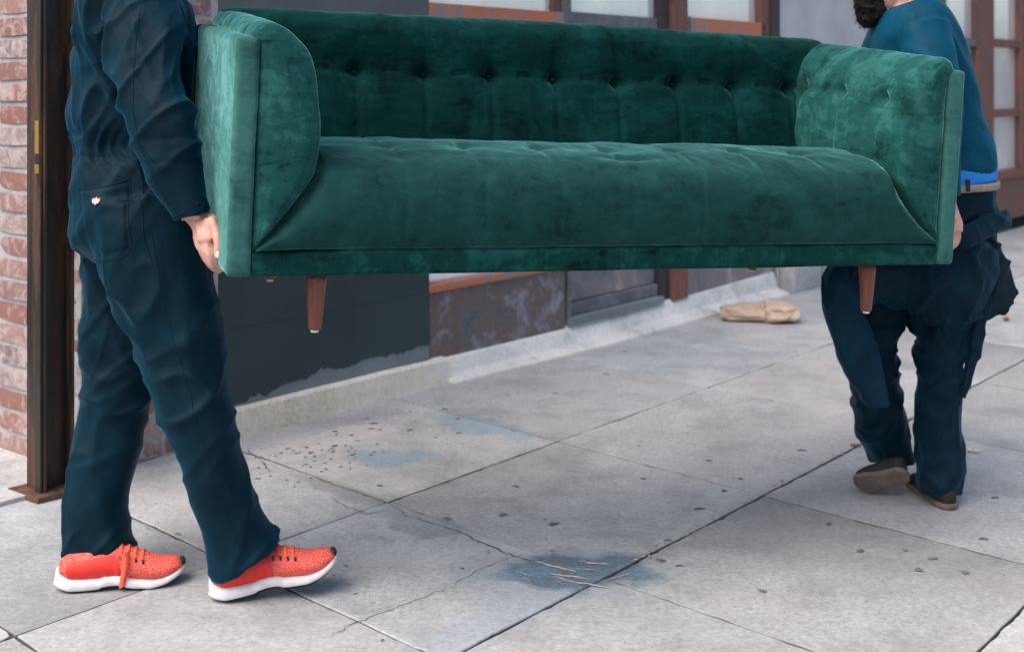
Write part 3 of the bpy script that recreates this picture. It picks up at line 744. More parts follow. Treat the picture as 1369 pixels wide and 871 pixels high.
# ---------------------------------------------------------------- people
def tube_mesh(bm, rings, ref=Vector((0,1,0)), m=28, sub=5, power=2.3):
    """rings: list of (Vector centre, r_side, r_depth). closed ends"""
    A = np.array([[*c, a, b] for c, a, b in rings]); A = cr(A.tolist(), (len(rings)-1)*sub+1); n = len(A); vs = []
    for i in range(n):
        c = Vector(A[i,:3]); t = (Vector(A[min(i+1, n-1),:3])-Vector(A[max(i-1, 0),:3])).normalized()
        s = t.cross(ref).normalized(); d = s.cross(t).normalized(); ring = []
        for j in range(m):
            a = j/m*2*math.pi; ca, sa = math.cos(a), math.sin(a)
            x = math.copysign(abs(ca)**(2/power), ca); y = math.copysign(abs(sa)**(2/power), sa)
            ring.append(bm.verts.new(c+s*x*max(A[i,3],.001)+d*y*max(A[i,4],.001)))
        vs.append(ring)
    for i in range(n-1):
        for j in range(m): bm.faces.new((vs[i][j], vs[i][(j+1)%m], vs[i+1][(j+1)%m], vs[i+1][j]))
    bm.faces.new(vs[0][::-1]); bm.faces.new(vs[-1])
def fused(tubes, voxel, smooth=3):
    bm = bmesh.new()
    for t in tubes: tube_mesh(bm, **t)
    bmesh.ops.recalc_face_normals(bm, faces=bm.faces)
    me = bpy.data.meshes.new('tmp'); bm.to_mesh(me); bm.free()
    o = bpy.data.objects.new('tmp', me); link(o)
    md = o.modifiers.new('r', 'REMESH'); md.mode = 'VOXEL'; md.voxel_size = voxel; md.use_smooth_shade = True
    if smooth:
        s = o.modifiers.new('s', 'SMOOTH'); s.iterations = smooth; s.factor = .5
    dg = bpy.context.evaluated_depsgraph_get(); ev = o.evaluated_get(dg); m2 = bpy.data.meshes.new_from_object(ev)
    bpy.data.objects.remove(o); bpy.data.meshes.remove(me)
    return m2
def displace(me, fn):
    n = len(me.vertices); co = np.empty(n*3); me.vertices.foreach_get('co', co); co = co.reshape(-1, 3)
    no = np.array([v.normal[:] for v in me.vertices]); out = co.copy()
    for i in range(n):
        d = fn(co[i], no[i]); out[i] += no[i]*d
    me.vertices.foreach_set('co', out.ravel()); me.update()
def finish(me, name, mat, parent):
    """mesh given in world space -> child of a root empty that only has a location"""
    me.transform(Matrix.Translation(-parent.location) if not parent.parent else Matrix.Translation(-(parent.location+parent.parent.location)))
    me.name = name; me.shade_smooth(); me.materials.clear(); me.materials.append(mat)
    o = bpy.data.objects.new(name, me); link(o); o.parent = parent; return o
def T(rings, **kw):
    """rings as (px, py, Y, halfwidth px, depth m)"""
    return dict(rings=[(at(a, b, Y), hw/F*Y, dp) for a, b, Y, hw, dp in rings], **kw)
def shrink(t, k, kd=None):
    return dict(t, rings=[(c, a*k, b*(kd or k)) for c, a, b in t['rings']])
def crease(p, seed, kx, kz, slant=.5, sharp=2.0):
    v = Vector((p[0]*kx*1.0+seed, p[1]*kx*.8, (p[2]-slant*p[0])*kz)); wv = noise.noise_vector(v*.55+Vector((3,seed,1)))
    n_ = noise.noise(v+wv*.9); return 1.1*max(0, 1-abs(n_)*4.2)**1.6-.58+.35*max(0, 1-abs(n_)*2)
def ridged(p, sx, sy, sz, seed):
    return (1-abs(noise.noise((p[0]*sx+seed, p[1]*sy, p[2]*sz)))*2.2)
def row(z, Y=3.35): return z

# fingers: list of points (Vector), radii
def finger(P, r0, r1):
    n = len(P); return dict(rings=[(Vector(p), r0+(r1-r0)*i/(n-1), (r0+(r1-r0)*i/(n-1))*.92) for i, p in enumerate(P)] + [(Vector(P[-1])+(Vector(P[-1])-Vector(P[-2])).normalized()*r1*.8, r1*.55, r1*.5)], m=14, sub=4, power=2.0)

# ---- left man (walking to the right, seen from his right side)
LM = empty('person', (-.93, 3.34, 0), (0,0,0), 'man in navy coveralls and coral running shoes carrying the left end of the sofa', 'person')
YL = 3.36
torso = T([(188,352,YL,60,.12),(189,318,YL,88,.165),(186,275,YL,91,.165),(178,232,YL,82,.155),(171,192,YL,72,.135),(172,150,YL,77,.145),(176,95,YL,76,.155),(181,40,YL,74,.195),(186,0,YL,70,.20),(190,-22,YL,50,.17),(196,-40,YL,26,.07)], power=2.4)
legN = T([(196,262,3.28,72,.115),(205,330,3.27,78,.12),(218,390,3.26,70,.115),(237,450,3.25,60,.105),(252,505,3.24,54,.10),(268,560,3.23,47,.092),(286,625,3.23,40,.088),(303,680,3.24,41,.088),(322,728,3.25,50,.092),(330,752,3.25,50,.092)])
legN['rings'][-1] = (at(332,749,3.25), .096, .09)
legF = T([(180,275,3.44,78,.115),(170,340,3.45,58,.12),(168,400,3.45,56,.11),(163,460,3.44,56,.105),(155,525,3.43,51,.098),(143,590,3.42,47,.09),(133,650,3.40,42,.085),(130,700,3.39,44,.085),(134,740,3.38,49,.088),(134,756,3.38,51,.090)])
armN = T([(192,2,3.20,50,.085),(193,40,3.145,51,.080),(198,90,3.10,49,.074),(207,140,3.06,46,.070),(220,188,3.04,43,.066),(238,236,3.03,36,.058),(253,276,3.02,29,.050),(258,290,3.02,27,.048)])
armF = T([(205,10,3.54,45,.08),(218,90,3.58,42,.075),(236,185,3.62,36,.065),(252,240,3.63,28,.05),(262,285,3.63,24,.045)])
def seg_d(p, a, b):
    a = np.array(a); b = np.array(b); t = max(0, min(1, np.dot(p-a, b-a)/np.dot(b-a, b-a))); return np.linalg.norm(p-a-(b-a)*t), t
elbow = np.array(at(248,165,3.06)); knee = np.array(at(262,515,3.2)); kneeF = np.array(at(150,530,3.4)); crot = np.array(at(205,400,3.3)); waist_z = at(172,192,YL)[2]
hemN = np.array(at(325,740,3.25)); hemF = np.array(at(134,735,3.38)); pit = np.array(at(150,100,3.2))
def foldL(p, nn):
    d = 0
    # broad soft folds everywhere, sheared diagonally
    q = p[2]+.35*p[0]
    d += .0075*noise.noise((p[0]*7, p[1]*7, q*6))
    d += .0055*crease(p, 2., 4, 6, .8)+.0055*crease(p, 6., 5, 3, -1.3)
    # elbow and forearm
    for c, r, amp, kz, kx in ((elbow, .12, .010, 18, 5), (knee, .15, .0065, 14, 6), (kneeF, .16, .007, 14, 6), (hemN, .15, .0065, 13, 5), (hemF, .12, .005, 15, 5), (crot, .16, .012, 8, 13), (pit, .2, .012, 9, 12)):
        e = np.linalg.norm(p-c)
        if e < r*1.9: d += amp*1.8*math.exp(-(e/r)**2)*(.8*crease(p, c[0]*5+c[2], kx*.7, kz*.55, .7 if c[2] > .9 else .45)+.5*crease(p, c[0]*3, kx*.5, kz*.35, -.6))
    # gathered elastic waist at the back and flank
    dz = p[2]-waist_z
    if abs(dz) < .09 and p[1] > 3.17 and p[0] < -.86:
        e = math.exp(-(dz/.040)**2); d += e*(-.013) + .007*math.exp(-(dz/.055)**2)*math.sin((p[0]*.8+p[1]*1.0)*260+8*noise.noise((p[2]*10, p[0]*9, 0)))*(.6+.8*noise.noise((p[0]*30, 2, p[2]*4)))
    if abs(abs(dz)-.030) < .006: d -= .002
    return d
cov = fused([torso, legN, legF, armN, armF], .0062, 3); displace(cov, foldL)
cv = finish(cov, 'coveralls', mCover, LM)
# dark opening hems/cuffs: seam tubes
def ringtube(name, c, t, rx, ry, r, mat, parent, ref=Vector((0,1,0)), n=40, droop=0):
    t = Vector(t).normalized(); s = t.cross(ref).normalized(); d = s.cross(t); V = []
    for i in range(n):
        a = i/n*2*math.pi; ctr = Vector(c)+s*rx*math.cos(a)+d*ry*math.sin(a); o_ = (ctr-Vector(c)).normalized()
        for j in range(6):
            b = j/6*2*math.pi; V.append(ctr+o_*r*math.cos(b)+t*r*math.sin(b)*1.0 - (parent.location if not parent.parent else parent.location+parent.parent.location))
    Fc = [(i*6+j, ((i+1)%n)*6+j, ((i+1)%n)*6+(j+1)%6, i*6+(j+1)%6) for i in range(n) for j in range(6)]
    return mesh_obj(name, V, Fc, mat, parent, True)
# surface-following patches: project outlines (photo px) on the coverall mesh by ray casting from the front
def ray_on(obj, x, z, y0=2.4):
    loc = obj.parent.location; ok, h, nn, _ = obj.ray_cast(Vector((x, y0, z))-loc, Vector((0,1,0)))
    return (h+loc, nn) if ok else (None, None)
def px_on(obj, px, py, Y):
    p = at(px, py, Y); return ray_on(obj, p.x, p.z)
bpy.context.view_layer.update()
def patch(name, outline, Yg, obj, mat, parent, lift=.004, n=14):
    """thin pad lying on the cloth: grid inside a quad outline of 4 photo points"""
    a, b, c, d = [np.array(o, float) for o in outline]; V = []; ok = True
    for i in range(n):
        for j in range(n):
            s, t = i/(n-1), j/(n-1); p = (a*(1-s)+b*s)*(1-t)+(d*(1-s)+c*s)*t
            h, nn = px_on(obj, p[0], p[1], Yg)
            if h is None: h = at(p[0], p[1], Yg); nn = Vector((0,-1,0))
            e = 0 if i in (0, n-1) or j in (0, n-1) else 1
            V.append(h+Vector((0,-1,0))*(lift*e-.002*(1-e))-obj.parent.location)
    Fc = grid_faces(n, n, False); return mesh_obj(name, V, Fc, mat, parent, True)
def seamline(name, pts, Yg, obj, mat, parent, r=.0011, out=.0002):
    P = cr([(a, b, 0) for a, b in pts], 10*len(pts)); Q = []
    for a, b, _ in P:
        h, nn = px_on(obj, a, b, Yg)
        if h is not None: Q.append(h+nn*out)
    V = []
    for i, p in enumerate(Q):
        t = (Q[min(i+1, len(Q)-1)]-Q[max(i-1, 0)]); t = t.normalized() if t.length > 0 else Vector((0,0,1)); s = t.cross(Vector((0,1,0))).normalized(); d = s.cross(t)
        for j in range(6): V.append(p+s*r*math.cos(j*math.pi/3)+d*r*math.sin(j*math.pi/3)-obj.parent.location)
    return mesh_obj(name, V, grid_faces(len(Q), 6), mat, parent, True)
mStitch = simple('navy stitching', (.003,.018,.030), .8, .1)
seamline('side_seam', [(207,300),(222,380),(240,450),(262,520),(283,600),(305,670),(328,735)], 3.2, cv, mStitch, cv)
seamline('sleeve_seam', [(190,10),(190,60),(193,120),(198,165),(215,215),(243,270)], 3.1, cv, mStitch, cv)
seamline('cuff_seam', [(222,288),(240,287),(262,277),(276,268)], 3.05, cv, mStitch, cv)
patch('back_pocket', [(100,255),(172,243),(180,330),(118,345)], 3.2, cv, mCover, cv, .004, 20)
seamline('pocket_seam', [(100,254),(135,251),(172,240)], 3.2, cv, mStitch, cv, .0016)
seamline('pocket_seam', [(172,240),(178,290),(181,332),(150,345),(118,350)], 3.2, cv, mStitch, cv, .0014)
seamline('pocket_seam', [(184,222),(196,280),(200,320),(214,358)], 3.2, cv, mStitch, cv, .0016)
# small woven label on the pocket: pale pink lozenge on a dark red edge
def label_patch(px, py, wx, hz, mat, lift, k=1.0):
    h, nn = px_on(cv, px, py, 3.2); V = []; n = 24
    q = [(-1,.1),(-.75,.75),(-.35,.55),(0,1),(.35,.55),(.75,.75),(1,.1),(.7,-.5),(.35,-.55),(0,-1),(-.35,-.55),(-.7,-.5)]
    for (a, b) in q:
        p, n2 = ray_on(cv, h.x+a*wx*k, h.z+b*hz*k); p = p or h; V.append(Vector((p.x, h.y-lift+(p.y-h.y), p.z))-LM.location)
    return V, [tuple(range(len(q)))]
V, Fc = label_patch(131, 268, .0135, .0115, None, .0075); mesh_obj('pocket_label', V, Fc, simple('woven label red', (.25,.05,.06), .7), cv)
V, Fc = label_patch(131, 268, .0110, .0092, None, .0095); mesh_obj('pocket_label', V, Fc, simple('woven label pink', (.70,.42,.40), .7), cv)
# body under the clothes with head and hands, one skin
def head(c, face, up=Vector((0,0,1)), s=1.0):
    f = Vector(face).normalized(); side = f.cross(up).normalized(); c = Vector(c); tb = []
    R_ = lambda a, b, z: c+f*a*s+side*b*s+up*z*s
    tb.append(dict(rings=[(R_(.02,0,-.115), .03*s, .03*s), (R_(.018,0,-.095), .052*s, .052*s), (R_(.01,0,-.05), .068*s, .078*s), (R_(0,0,0), .076*s, .094*s), (R_(-.004,0,.05), .076*s, .096*s), (R_(-.006,0,.09), .060*s, .075*s), (R_(-.006,0,.112), .025*s, .03*s)], ref=f, m=28, sub=4, power=2.1))
    tb.append(dict(rings=[(R_(.085,0,.012), .010*s, .008*s), (R_(.098,0,-.012), .012*s, .012*s), (R_(.100,0,-.030), .016*s, .014*s), (R_(.088,0,-.040), .012*s, .008*s)], ref=f, m=12, sub=3))
    for z_, w_ in ((-.062, .020), (-.073, .018)): tb.append(dict(rings=[(R_(.078,-w_,z_), .004*s, .005*s), (R_(.086,0,z_), .006*s, .007*s), (R_(.078,w_,z_), .004*s, .005*s)], ref=up, m=10, sub=3))
    for sd_ in (-1, 1):
        tb.append(dict(rings=[(R_(-.006,sd_*.074,.028), .008*s, .012*s), (R_(-.010,sd_*.084,.018), .007*s, .018*s), (R_(-.008,sd_*.082,-.010), .006*s, .014*s), (R_(-.002,sd_*.074,-.030), .006*s, .008*s)], ref=f, m=12, sub=3))
        tb.append(dict(rings=[(R_(.072,sd_*.014,.030), .008*s, .006*s), (R_(.082,sd_*.03,.034), .009*s, .006*s), (R_(.066,sd_*.055,.028), .008*s, .006*s)], ref=up, m=10, sub=3))
    return tb, R_
hL, RL = head(at(208,-112,3.36), (.95,.28,-.05))
neckL = dict(rings=[(at(192,-10,3.36), .075, .07), (at(198,-48,3.36), .060, .060), (at(204,-85,3.36), .056, .058), (at(207,-100,3.36), .05, .05)], m=24, sub=4)
handL = [
 dict(rings=[(at(256,282,3.04), .026, .022), (at(267,293,3.03), .028, .022), (at(276,304,3.02), .0375, .019), (at(281,318,3.015), .040, .017), (at(283,330,3.01), .036, .016)], m=22, sub=4),
 finger([at(282,324,2.99), at(286,341,2.985), at(289,352,2.995), at(297,359,3.02)], .0082, .0072),
 finger([at(276,324,2.985), at(280,342,2.98), at(284,355,2.99), at(292,362,3.02)], .0080, .0072),
 finger([at(270,322,2.99), at(274,339,2.99), at(279,352,3.00), at(287,360,3.03)], .0078, .0070),
 finger([at(265,316,3.00), at(268,332,3.00), at(273,345,3.01), at(281,354,3.04)], .0074, .0064),
 *[finger([at(262+k*6,292,3.01-k*.006), at(266+k*6,306,2.996-k*.004), at(268+k*6,320,2.985-k*.002)], .0052, .0088) for k in range(3)],
 finger([at(281,292,3.00), at(288,309,2.98), at(291,324,2.965), at(291.5,342,2.962)], .0125, .0088),
]
handLF = [dict(rings=[(at(262,285,3.63), .028, .022), (at(270,310,3.62), .038, .018), (at(276,325,3.62), .036, .016)], m=18, sub=3)]+[finger([at(270+k*3,325,3.59+k*.022), at(276+k*3,340,3.59+k*.022), at(288+k*2,345,3.60+k*.022)], .009, .0075) for k in range(4)]+[finger([at(280,310,3.58), at(288,325,3.57), at(291,338,3.57)], .011, .009)]
footb = lambda hx, hy, hY, tx, ty, tY: dict(rings=[(at(hx,hy,hY), .03, .03), (at((hx*2+tx)/3,(hy*2+ty)/3,(hY*2+tY)/3), .038, .034), (at(tx,ty,tY), .022, .032)], m=16, sub=3)
bodyL = fused([shrink(torso,.80), shrink(legN,.66), shrink(legF,.66), shrink(armN,.55,.62), shrink(armF,.55,.62), neckL]+hL+handL+handLF+[footb(118,755,3.38,200,765,3.42), footb(320,765,3.25,400,760,3.28)], .0036, 1)
def skinfold(p, nn): return .0006*noise.noise(p*60)+.0005*noise.noise(p*140)
# knuckle tendons on the near hand
displace(bodyL, lambda p, nn: skinfold(Vector(p), nn))
bl = finish(bodyL, 'body', mSkin, LM)
V = []; c = at(291.5,340,2.9525); n_ = 14
for j in range(n_):
    a = j/n_*2*math.pi; V.append(c+Vector((.0062*math.cos(a), -.0022+.002*abs(math.cos(a)), .0085*math.sin(a)))-LM.location)
V.append(c+Vector((0,-.0045,0))-LM.location)
mesh_obj('fingernail', V, [(j, (j+1)%n_, n_) for j in range(n_)], mNail, bl, True)
hairL = fused([dict(rings=[(RL(-.05,0,-.05), .06,.03),(RL(-.03,0,.0), .080,.075),(RL(-.018,0,.05), .082,.092),(RL(-.012,0,.095), .068,.082),(RL(-.012,0,.122), .03,.04)], ref=Vector((.95,.28,0)), m=24, sub=4)], .006, 2)
displace(hairL, lambda p, nn: .006*noise.noise(p*60)); finish(hairL, 'hair', mHair, LM)
for sd_ in (-1, 1):
    bm = bmesh.new(); bmesh.ops.create_uvsphere(bm, u_segments=12, v_segments=8, radius=.011)
    for v in bm.verts: v.co += RL(.074, sd_*.031, .012)-LM.location
    bm_obj('eye', bm, mWhite, LM, True)
# collar of the coverall
colr = fused([dict(rings=[(at(192,-22,3.36), .085, .10), (at(196,-40,3.36), .078, .085), (at(199,-50,3.36), .074, .078)], m=28, sub=3)], .008, 1); finish(colr, 'collar', mCover, cv)

# ---- running shoes: profile along the foot, local x = toe direction, y = inward, z up
def shoe(name, heel, toe, pitch, label, L=.325, roll=0):
    """heel/toe ground points (Vector); local frame with pitch (toe up)"""
    d = (toe-heel).normalized(); ang = math.atan2(d.y, d.x)
    rt = empty(name, heel-LM.location, (0, -pitch, ang)); rt.parent = LM
    if label: rt['label'] = label
    xs = np.linspace(0, 1, 44)
    def outline(t):      # half widths
        w_ = np.interp(t, [0,.04,.12,.3,.45,.6,.75,.88,.96,1.], [.012,.026,.036,.036,.035,.043,.047,.041,.026,.008]); return w_
    def loft(fn, nm, mat, K=24, par=rt):
        V = []; 
        for t in xs:
            pts_ = fn(t); V += pts_
        Fc = grid_faces(len(xs), K); Fc += [tuple(range(K))[::-1], tuple((len(xs)-1)*K+j for j in range(K))]
        return mesh_obj(nm, V, Fc, mat, par, True)
    bend = lambda t: .034*max(0, (t-.72)/.28)**2+.014*max(0, (.16-t)/.16)**2   # toe spring and heel curve
    def sole(t):
        h0 = bend(t)+.003*(.35<t<.55)+.006*math.exp(-((t-.47)/.12)**2); hh = np.interp(t, [0,.1,.4,.6,1.], [.042,.034,.030,.026,.016]); w_ = outline(t)*1.06+.002; K = 24; o_ = []
        flare = .0 
        for j in range(K):
            a = j/K*2*math.pi; ca, sa = math.cos(a), math.sin(a); px = math.copysign(abs(ca)**.5, ca)*w_; pz = math.copysign(abs(sa)**.55, sa)
            o_.append((t*L-.012*(1-t)*(pz < 0)*.5 , px*(1-.05*pz), h0+hh/2+pz*hh/2))
        return o_
    def upper(t):
        tt = .03+t*.955; b0 = bend(tt)+np.interp(tt, [0,.1,.4,.6,1.], [.034,.029,.026,.022,.012]); top = np.interp(tt, [0.03,.08,.25,.42,.55,.68,.82,.93,.985], [.066,.080,.090,.100,.096,.080,.062,.050,.028]); w_ = outline(tt)*.97; K = 24; o_ = []
        top = max(top+bend(tt)*.7, b0+.006)
        for j in range(K):
            a = j/K*2*math.pi; ca, sa = math.cos(a), math.sin(a); px = math.copysign(abs(ca)**.8, ca)*w_; 
            zc = (b0+top)/2; hh = (top-b0)/2+.004; k = 1-.30*max(0, sa)
            o_.append((tt*L, px*k, zc+math.copysign(abs(sa)**.85, sa)*hh))
        return o_
    loft(sole, 'sole', mSoleW); up = loft(upper, 'upper', mKnit)
    # dark outsole film, heel clip
    def outs(t):
        K = 24; h0 = bend(t)+.006*math.exp(-((t-.47)/.12)**2)+.003*(.35<t<.55); w_ = outline(t)*.98; return [(t*L*.985+.002, math.cos(j/K*2*math.pi)*w_, h0-.0015+math.sin(j/K*2*math.pi)*.003) for j in range(K)]
    loft(outs, 'outsole', mDark)
    # smooth red side panels wrapped over the upper, both sides
    for sd_ in (-1, 1):
        V = []; n1, n2 = 18, 10
        for i in range(n1):
            t = .09+.40*i/(n1-1)
            for j in range(n2):
                a = (-.95+1.55*j/(n2-1)) ; tt = t; b0 = bend(tt)+np.interp(tt, [0,.1,.4,.6,1.], [.034,.029,.026,.022,.012]); top = np.interp(tt, [0.03,.08,.25,.42,.55,.68], [.066,.080,.090,.100,.096,.080])+bend(tt)*.7
                ca, sa = math.cos(a), math.sin(a); w_ = outline(tt)*.97*1.045+.0012; zc = (b0+top)/2; hh = (top-b0)/2+.004; k = 1-.30*max(0, sa)
                wv = .0012*math.sin(t*60+j)
                V.append((tt*L, sd_*(abs(ca)**.8*w_*k+wv), zc+math.copysign(abs(sa)**.85, sa)*hh))
        mesh_obj('side_panel', V, grid_faces(n1, n2, False), mRed, rt, True)
    # laces over dark eyelets
    for k in range(4):
        t = .50+.055*k; tt = t
        b0 = bend(tt)+np.interp(tt, [0,.1,.4,.6,1.], [.034,.029,.026,.022,.012]); top = np.interp(tt, [.42,.55,.68,.82], [.104,.096,.080,.062]); hh = (top-b0)/2+.004; zc = (b0+top)/2; w_ = outline(tt)*.97; V = []; n1 = 14
        for i in range(n1):
            a = .55+ (math.pi-1.1)*i/(n1-1); ca, sa = math.cos(a), math.sin(a); kk = 1-.30*sa
            for (dx, r) in ((-.0042, 1.0), (-.002, 1.03), (.002, 1.03), (.0042, 1.0)):
                V.append((t*L+dx+.008*(ca > 0)*0, math.copysign(abs(ca)**.8, ca)*w_*kk*r*1.01, zc+abs(sa)**.85*hh*r+.002))
        mesh_obj('lace', V, grid_faces(n1, 4, False), mCoralLace, rt, True)
        for sd_ in (-1, 1):
            a = .50; kk = 1-.3*math.sin(a)
            bm = bmesh.new(); bm_box(bm, -.0028, .0028, -.002, .002, -.007, .007, .001, 1)
            for v in bm.verts: v.co = Vector((v.co.x+t*L+.004, sd_*(abs(math.cos(a))**.8*w_*kk+.0025)+v.co.y, zc+abs(math.sin(a))**.85*hh-.004+v.co.z))
            bm_obj('eyelet', bm, mDark, rt)
    # toe bumper
    bm = bmesh.new(); bmesh.ops.create_uvsphere(bm, u_segments=16, v_segments=10, radius=1)
    for v in bm.verts: v.co = Vector((L*.972+v.co.x*.0095, v.co.y*.017, .050+v.co.z*.0155))
    bm_obj('toe_bumper', bm, mDark, rt, True)
    return rt
def gp(px, py, Y): p = at(px, py, Y); return Vector((p.x, p.y, 0))
s1 = shoe('running_shoe', Vector((-1.180,3.295,.0)), Vector((-.87,3.35,.0)), 0, 'coral running shoe flat on the ground with a loose red flap')
s2 = shoe('running_shoe', Vector((-.760,3.225,.0)), Vector((-.47,3.28,0)), R(9), None)
s2.location.z += .0
# loose red flap on the rear shoe (outer side)
V = []
for i in range(8):
    t = i/7
    for j in range(5):
        s = j/4; V.append((.165+.022*s*(1-.2*t)+.004*math.sin(t*5), -.040-.010*math.sin(s*math.pi)-.004*t, .092-.085*t+.012*s))
mesh_obj('loose_flap', V, grid_faces(8, 5, False), mCoralLace, s1, True)

# ---- right man (seen from behind, walking away, head turned left)
RM = empty('person', (1.30, 4.08, 0), (0,0,0), 'bearded man in petrol blue jersey with coveralls tied at his waist carrying the right end', 'person')
YR = 4.10
chest = T([(1266,226,YR,61,.15),(1266,221,YR,62,.15),(1263,205,YR,61,.15),(1252,165,YR,58,.15),(1240,115,YR,58,.16),(1226,65,YR,58,.17),(1216,28,YR,50,.17),(1208,6,YR,34,.12)], power=2.3)
armRn = T([(1232,40,3.97,34,.075),(1248,90,3.90,31,.066),(1258,150,3.86,27,.058),(1262,210,3.83,22,.05),(1264,262,3.80,19,.044)])
armRf = T([(1195,40,4.25,32,.075),(1170,100,4.42,28,.06),(1150,190,4.45,24,.05),(1140,250,4.42,20,.045)])
pelvis = T([(1270,242,YR,58,.145),(1268,275,YR,63,.155),(1255,320,YR,78,.165),(1240,365,YR,84,.165),(1225,405,YR,72,.15)], power=2.4)
legRL = T([(1180,370,4.14,48,.12),(1165,420,4.14,42,.115),(1163,470,4.14,38,.105),(1170,520,4.15,36,.098),(1180,565,4.18,37,.095),(1192,605,4.2,31,.09),(1194,618,4.2,29,.088)])
legRR = T([(1258,370,4.05,56,.125),(1258,420,4.04,43,.115),(1256,470,4.03,35,.105),(1256,520,4.02,31,.098),(1255,565,4.01,30,.093),(1256,600,4.01,33,.093),(1255,632,4.0,33,.09),(1254,656,4.0,30,.092)])
kR = np.array(at(1262,470,4.0)); kL = np.array(at(1165,480,4.1)); aR = np.array(at(1255,625,3.95)); aL = np.array(at(1190,590,4.15)); hp = np.array(at(1240,390,4.0))
def foldR(p, nn):
    d = .009*noise.noise((p[0]*8, p[1]*7, (p[2]+.3*p[0])*7))+.008*crease(p, 7., 5, 7, .8)+.005*crease(p, 3., 6, 3.5, -1.3)-.003
    for c, r, amp, kz in ((kR, .18, .012, 15), (kL, .18, .012, 15), (aR, .16, .010, 13), (aL, .12, .009, 14), (hp, .2, .018, 15)):
        e = np.linalg.norm(p-c)
        if e < r*1.9: d += amp*1.2*math.exp(-(e/r)**2)*(.8*crease(p, c[0]*5+c[2], 6, kz*.6, .6)+.45*crease(p, c[0]*3, 5, kz*.35, -.7))
    return d
trs = fused([pelvis, legRL, legRR], .0065, 3); displace(trs, foldR); tr_o = finish(trs, 'coverall_trousers', mCover2, RM)
shirt = fused([chest, armRn, armRf], .008, 3)
spine = np.array(at(1300,180,4.0)); sh0 = np.array(at(1240,90,3.95))
def foldS(p, nn):
    d = .005*noise.noise((p[0]*6, p[1]*6, p[2]*6)); 
    for c, r, amp in ((spine, .16, .008), (sh0, .16, .010)):
        e = np.linalg.norm(p-c); d += amp*math.exp(-(e/r)**2)*(1-abs(noise.noise((p[0]*14+(p[2]*9), p[1]*6, p[2]*6+c[0])))*3)
    return d
displace(shirt, foldS); sh_o = finish(shirt, 'jersey', mShirt, RM)
und = fused([T([(1269,246,YR,58,.146),(1268,238,YR,60.5,.149),(1267,228,YR,61,.150),(1266,216,YR,58,.146)], power=2.3, sub=3)], .007, 1); displace(und, lambda p, nn: .003*noise.noise(p*22)); finish(und, 'undershirt', mUnder, RM)
blt = fused([T([(1270.5,253,YR,60.5,.151),(1270,243,YR,61.5,.153)], power=2.3, sub=4)], .005, 1); bo = finish(blt, 'belt', mBelt, RM)
def strap(px0, py0, px1, py1, w_, Y, mat, par, nm):
    a, b = at(px0, py0, Y), at(px1, py1, Y); d = (b-a).normalized(); s = d.cross(Vector((0,1,0))); V = []
    for p in (a, b):
        for q in (-1, 1):
            for yy in (-.004, .004): V.append(p+s*q*w_+Vector((0, yy, 0))-RM.location)
    return mesh_obj(nm, V, [(0,1,3,2),(4,6,7,5),(0,4,5,1),(2,3,7,6),(0,2,6,4),(1,5,7,3)], mat, par)
bpy.context.view_layer.update()
strap(1294,240,1294,256,.006, 3.948, mDark, bo, 'belt_loop'); strap(1327,238,1329,262,.004, 4.06, mCover2, tr_o, 'belt_loop')
# upper half of the coverall tied at the hips: hip wrap, waist band sleeve, two hanging ends
def drape(tubes, name, mat, amp=.012, vox=.007, seed=0):
    m_ = fused(tubes, vox, 2)
    displace(m_, lambda p, nn: amp*noise.noise((p[0]*9+seed, p[1]*8, p[2]*7))+amp*1.3*crease(p, seed, 9, 9, .4)+amp*.4*crease(p, seed+4, 11, 6, -.8))
    return finish(m_, name, mat, RM)
drape([T([(1256,318,4.06,72,.17),(1250,345,4.05,78,.175),(1246,368,4.04,76,.175),(1242,385,4.04,72,.17),(1236,392,4.05,62,.15)], power=2.6),
       T([(1190,350,3.99,66,.10),(1178,375,3.98,52,.09),(1172,392,4.0,36,.07)], power=2.8)], 'tied_coverall_top', mCover2, .011, .008, 3)
drape([T([(1262,322,3.94,16,.03),(1290,317,3.88,14,.026),(1318,304,3.92,15,.026),(1338,293,3.99,12,.024),(1347,291,4.02,7,.02)], power=3.4)], 'tied_sleeve', mCover2, .006, .006, 5)
# left hanging sleeve
drape([T([(1152,345,4.0,30,.05),(1131,378,3.97,29,.050),(1123,408,3.95,24,.045),(1137,447,3.93,26,.040),(1153,490,3.92,25,.04),(1164,515,3.92,19,.034),(1172,537,3.92,14,.030),(1173,541,3.92,13.5,.029)], power=3.2)], 'hanging_sleeve', mSleeveOut, .005, .006, 8)
# right side: collar and hanging sleeve
drape([T([(1316,322,4.00,14,.045),(1326,345,4.0,19,.040),(1333,370,4.0,21,.032),(1334,392,3.99,22,.026),(1322,412,3.98,16,.022),(1309,428,3.98,7,.018)], power=3.2),
       T([(1312,376,3.99,18,.03),(1338,394,3.99,12,.022),(1354,406,3.99,2.5,.014)], power=3.2)], 'coverall_collar', mInside, .007, .006, 12)
drape([T([(1318,395,3.98,12,.03),(1309,430,3.96,9,.022),(1302,470,3.95,8,.02),(1293,505,3.94,7,.017),(1286,532,3.94,5,.014)], power=3)], 'hanging_sleeve', mCover2, .004, .005, 15)
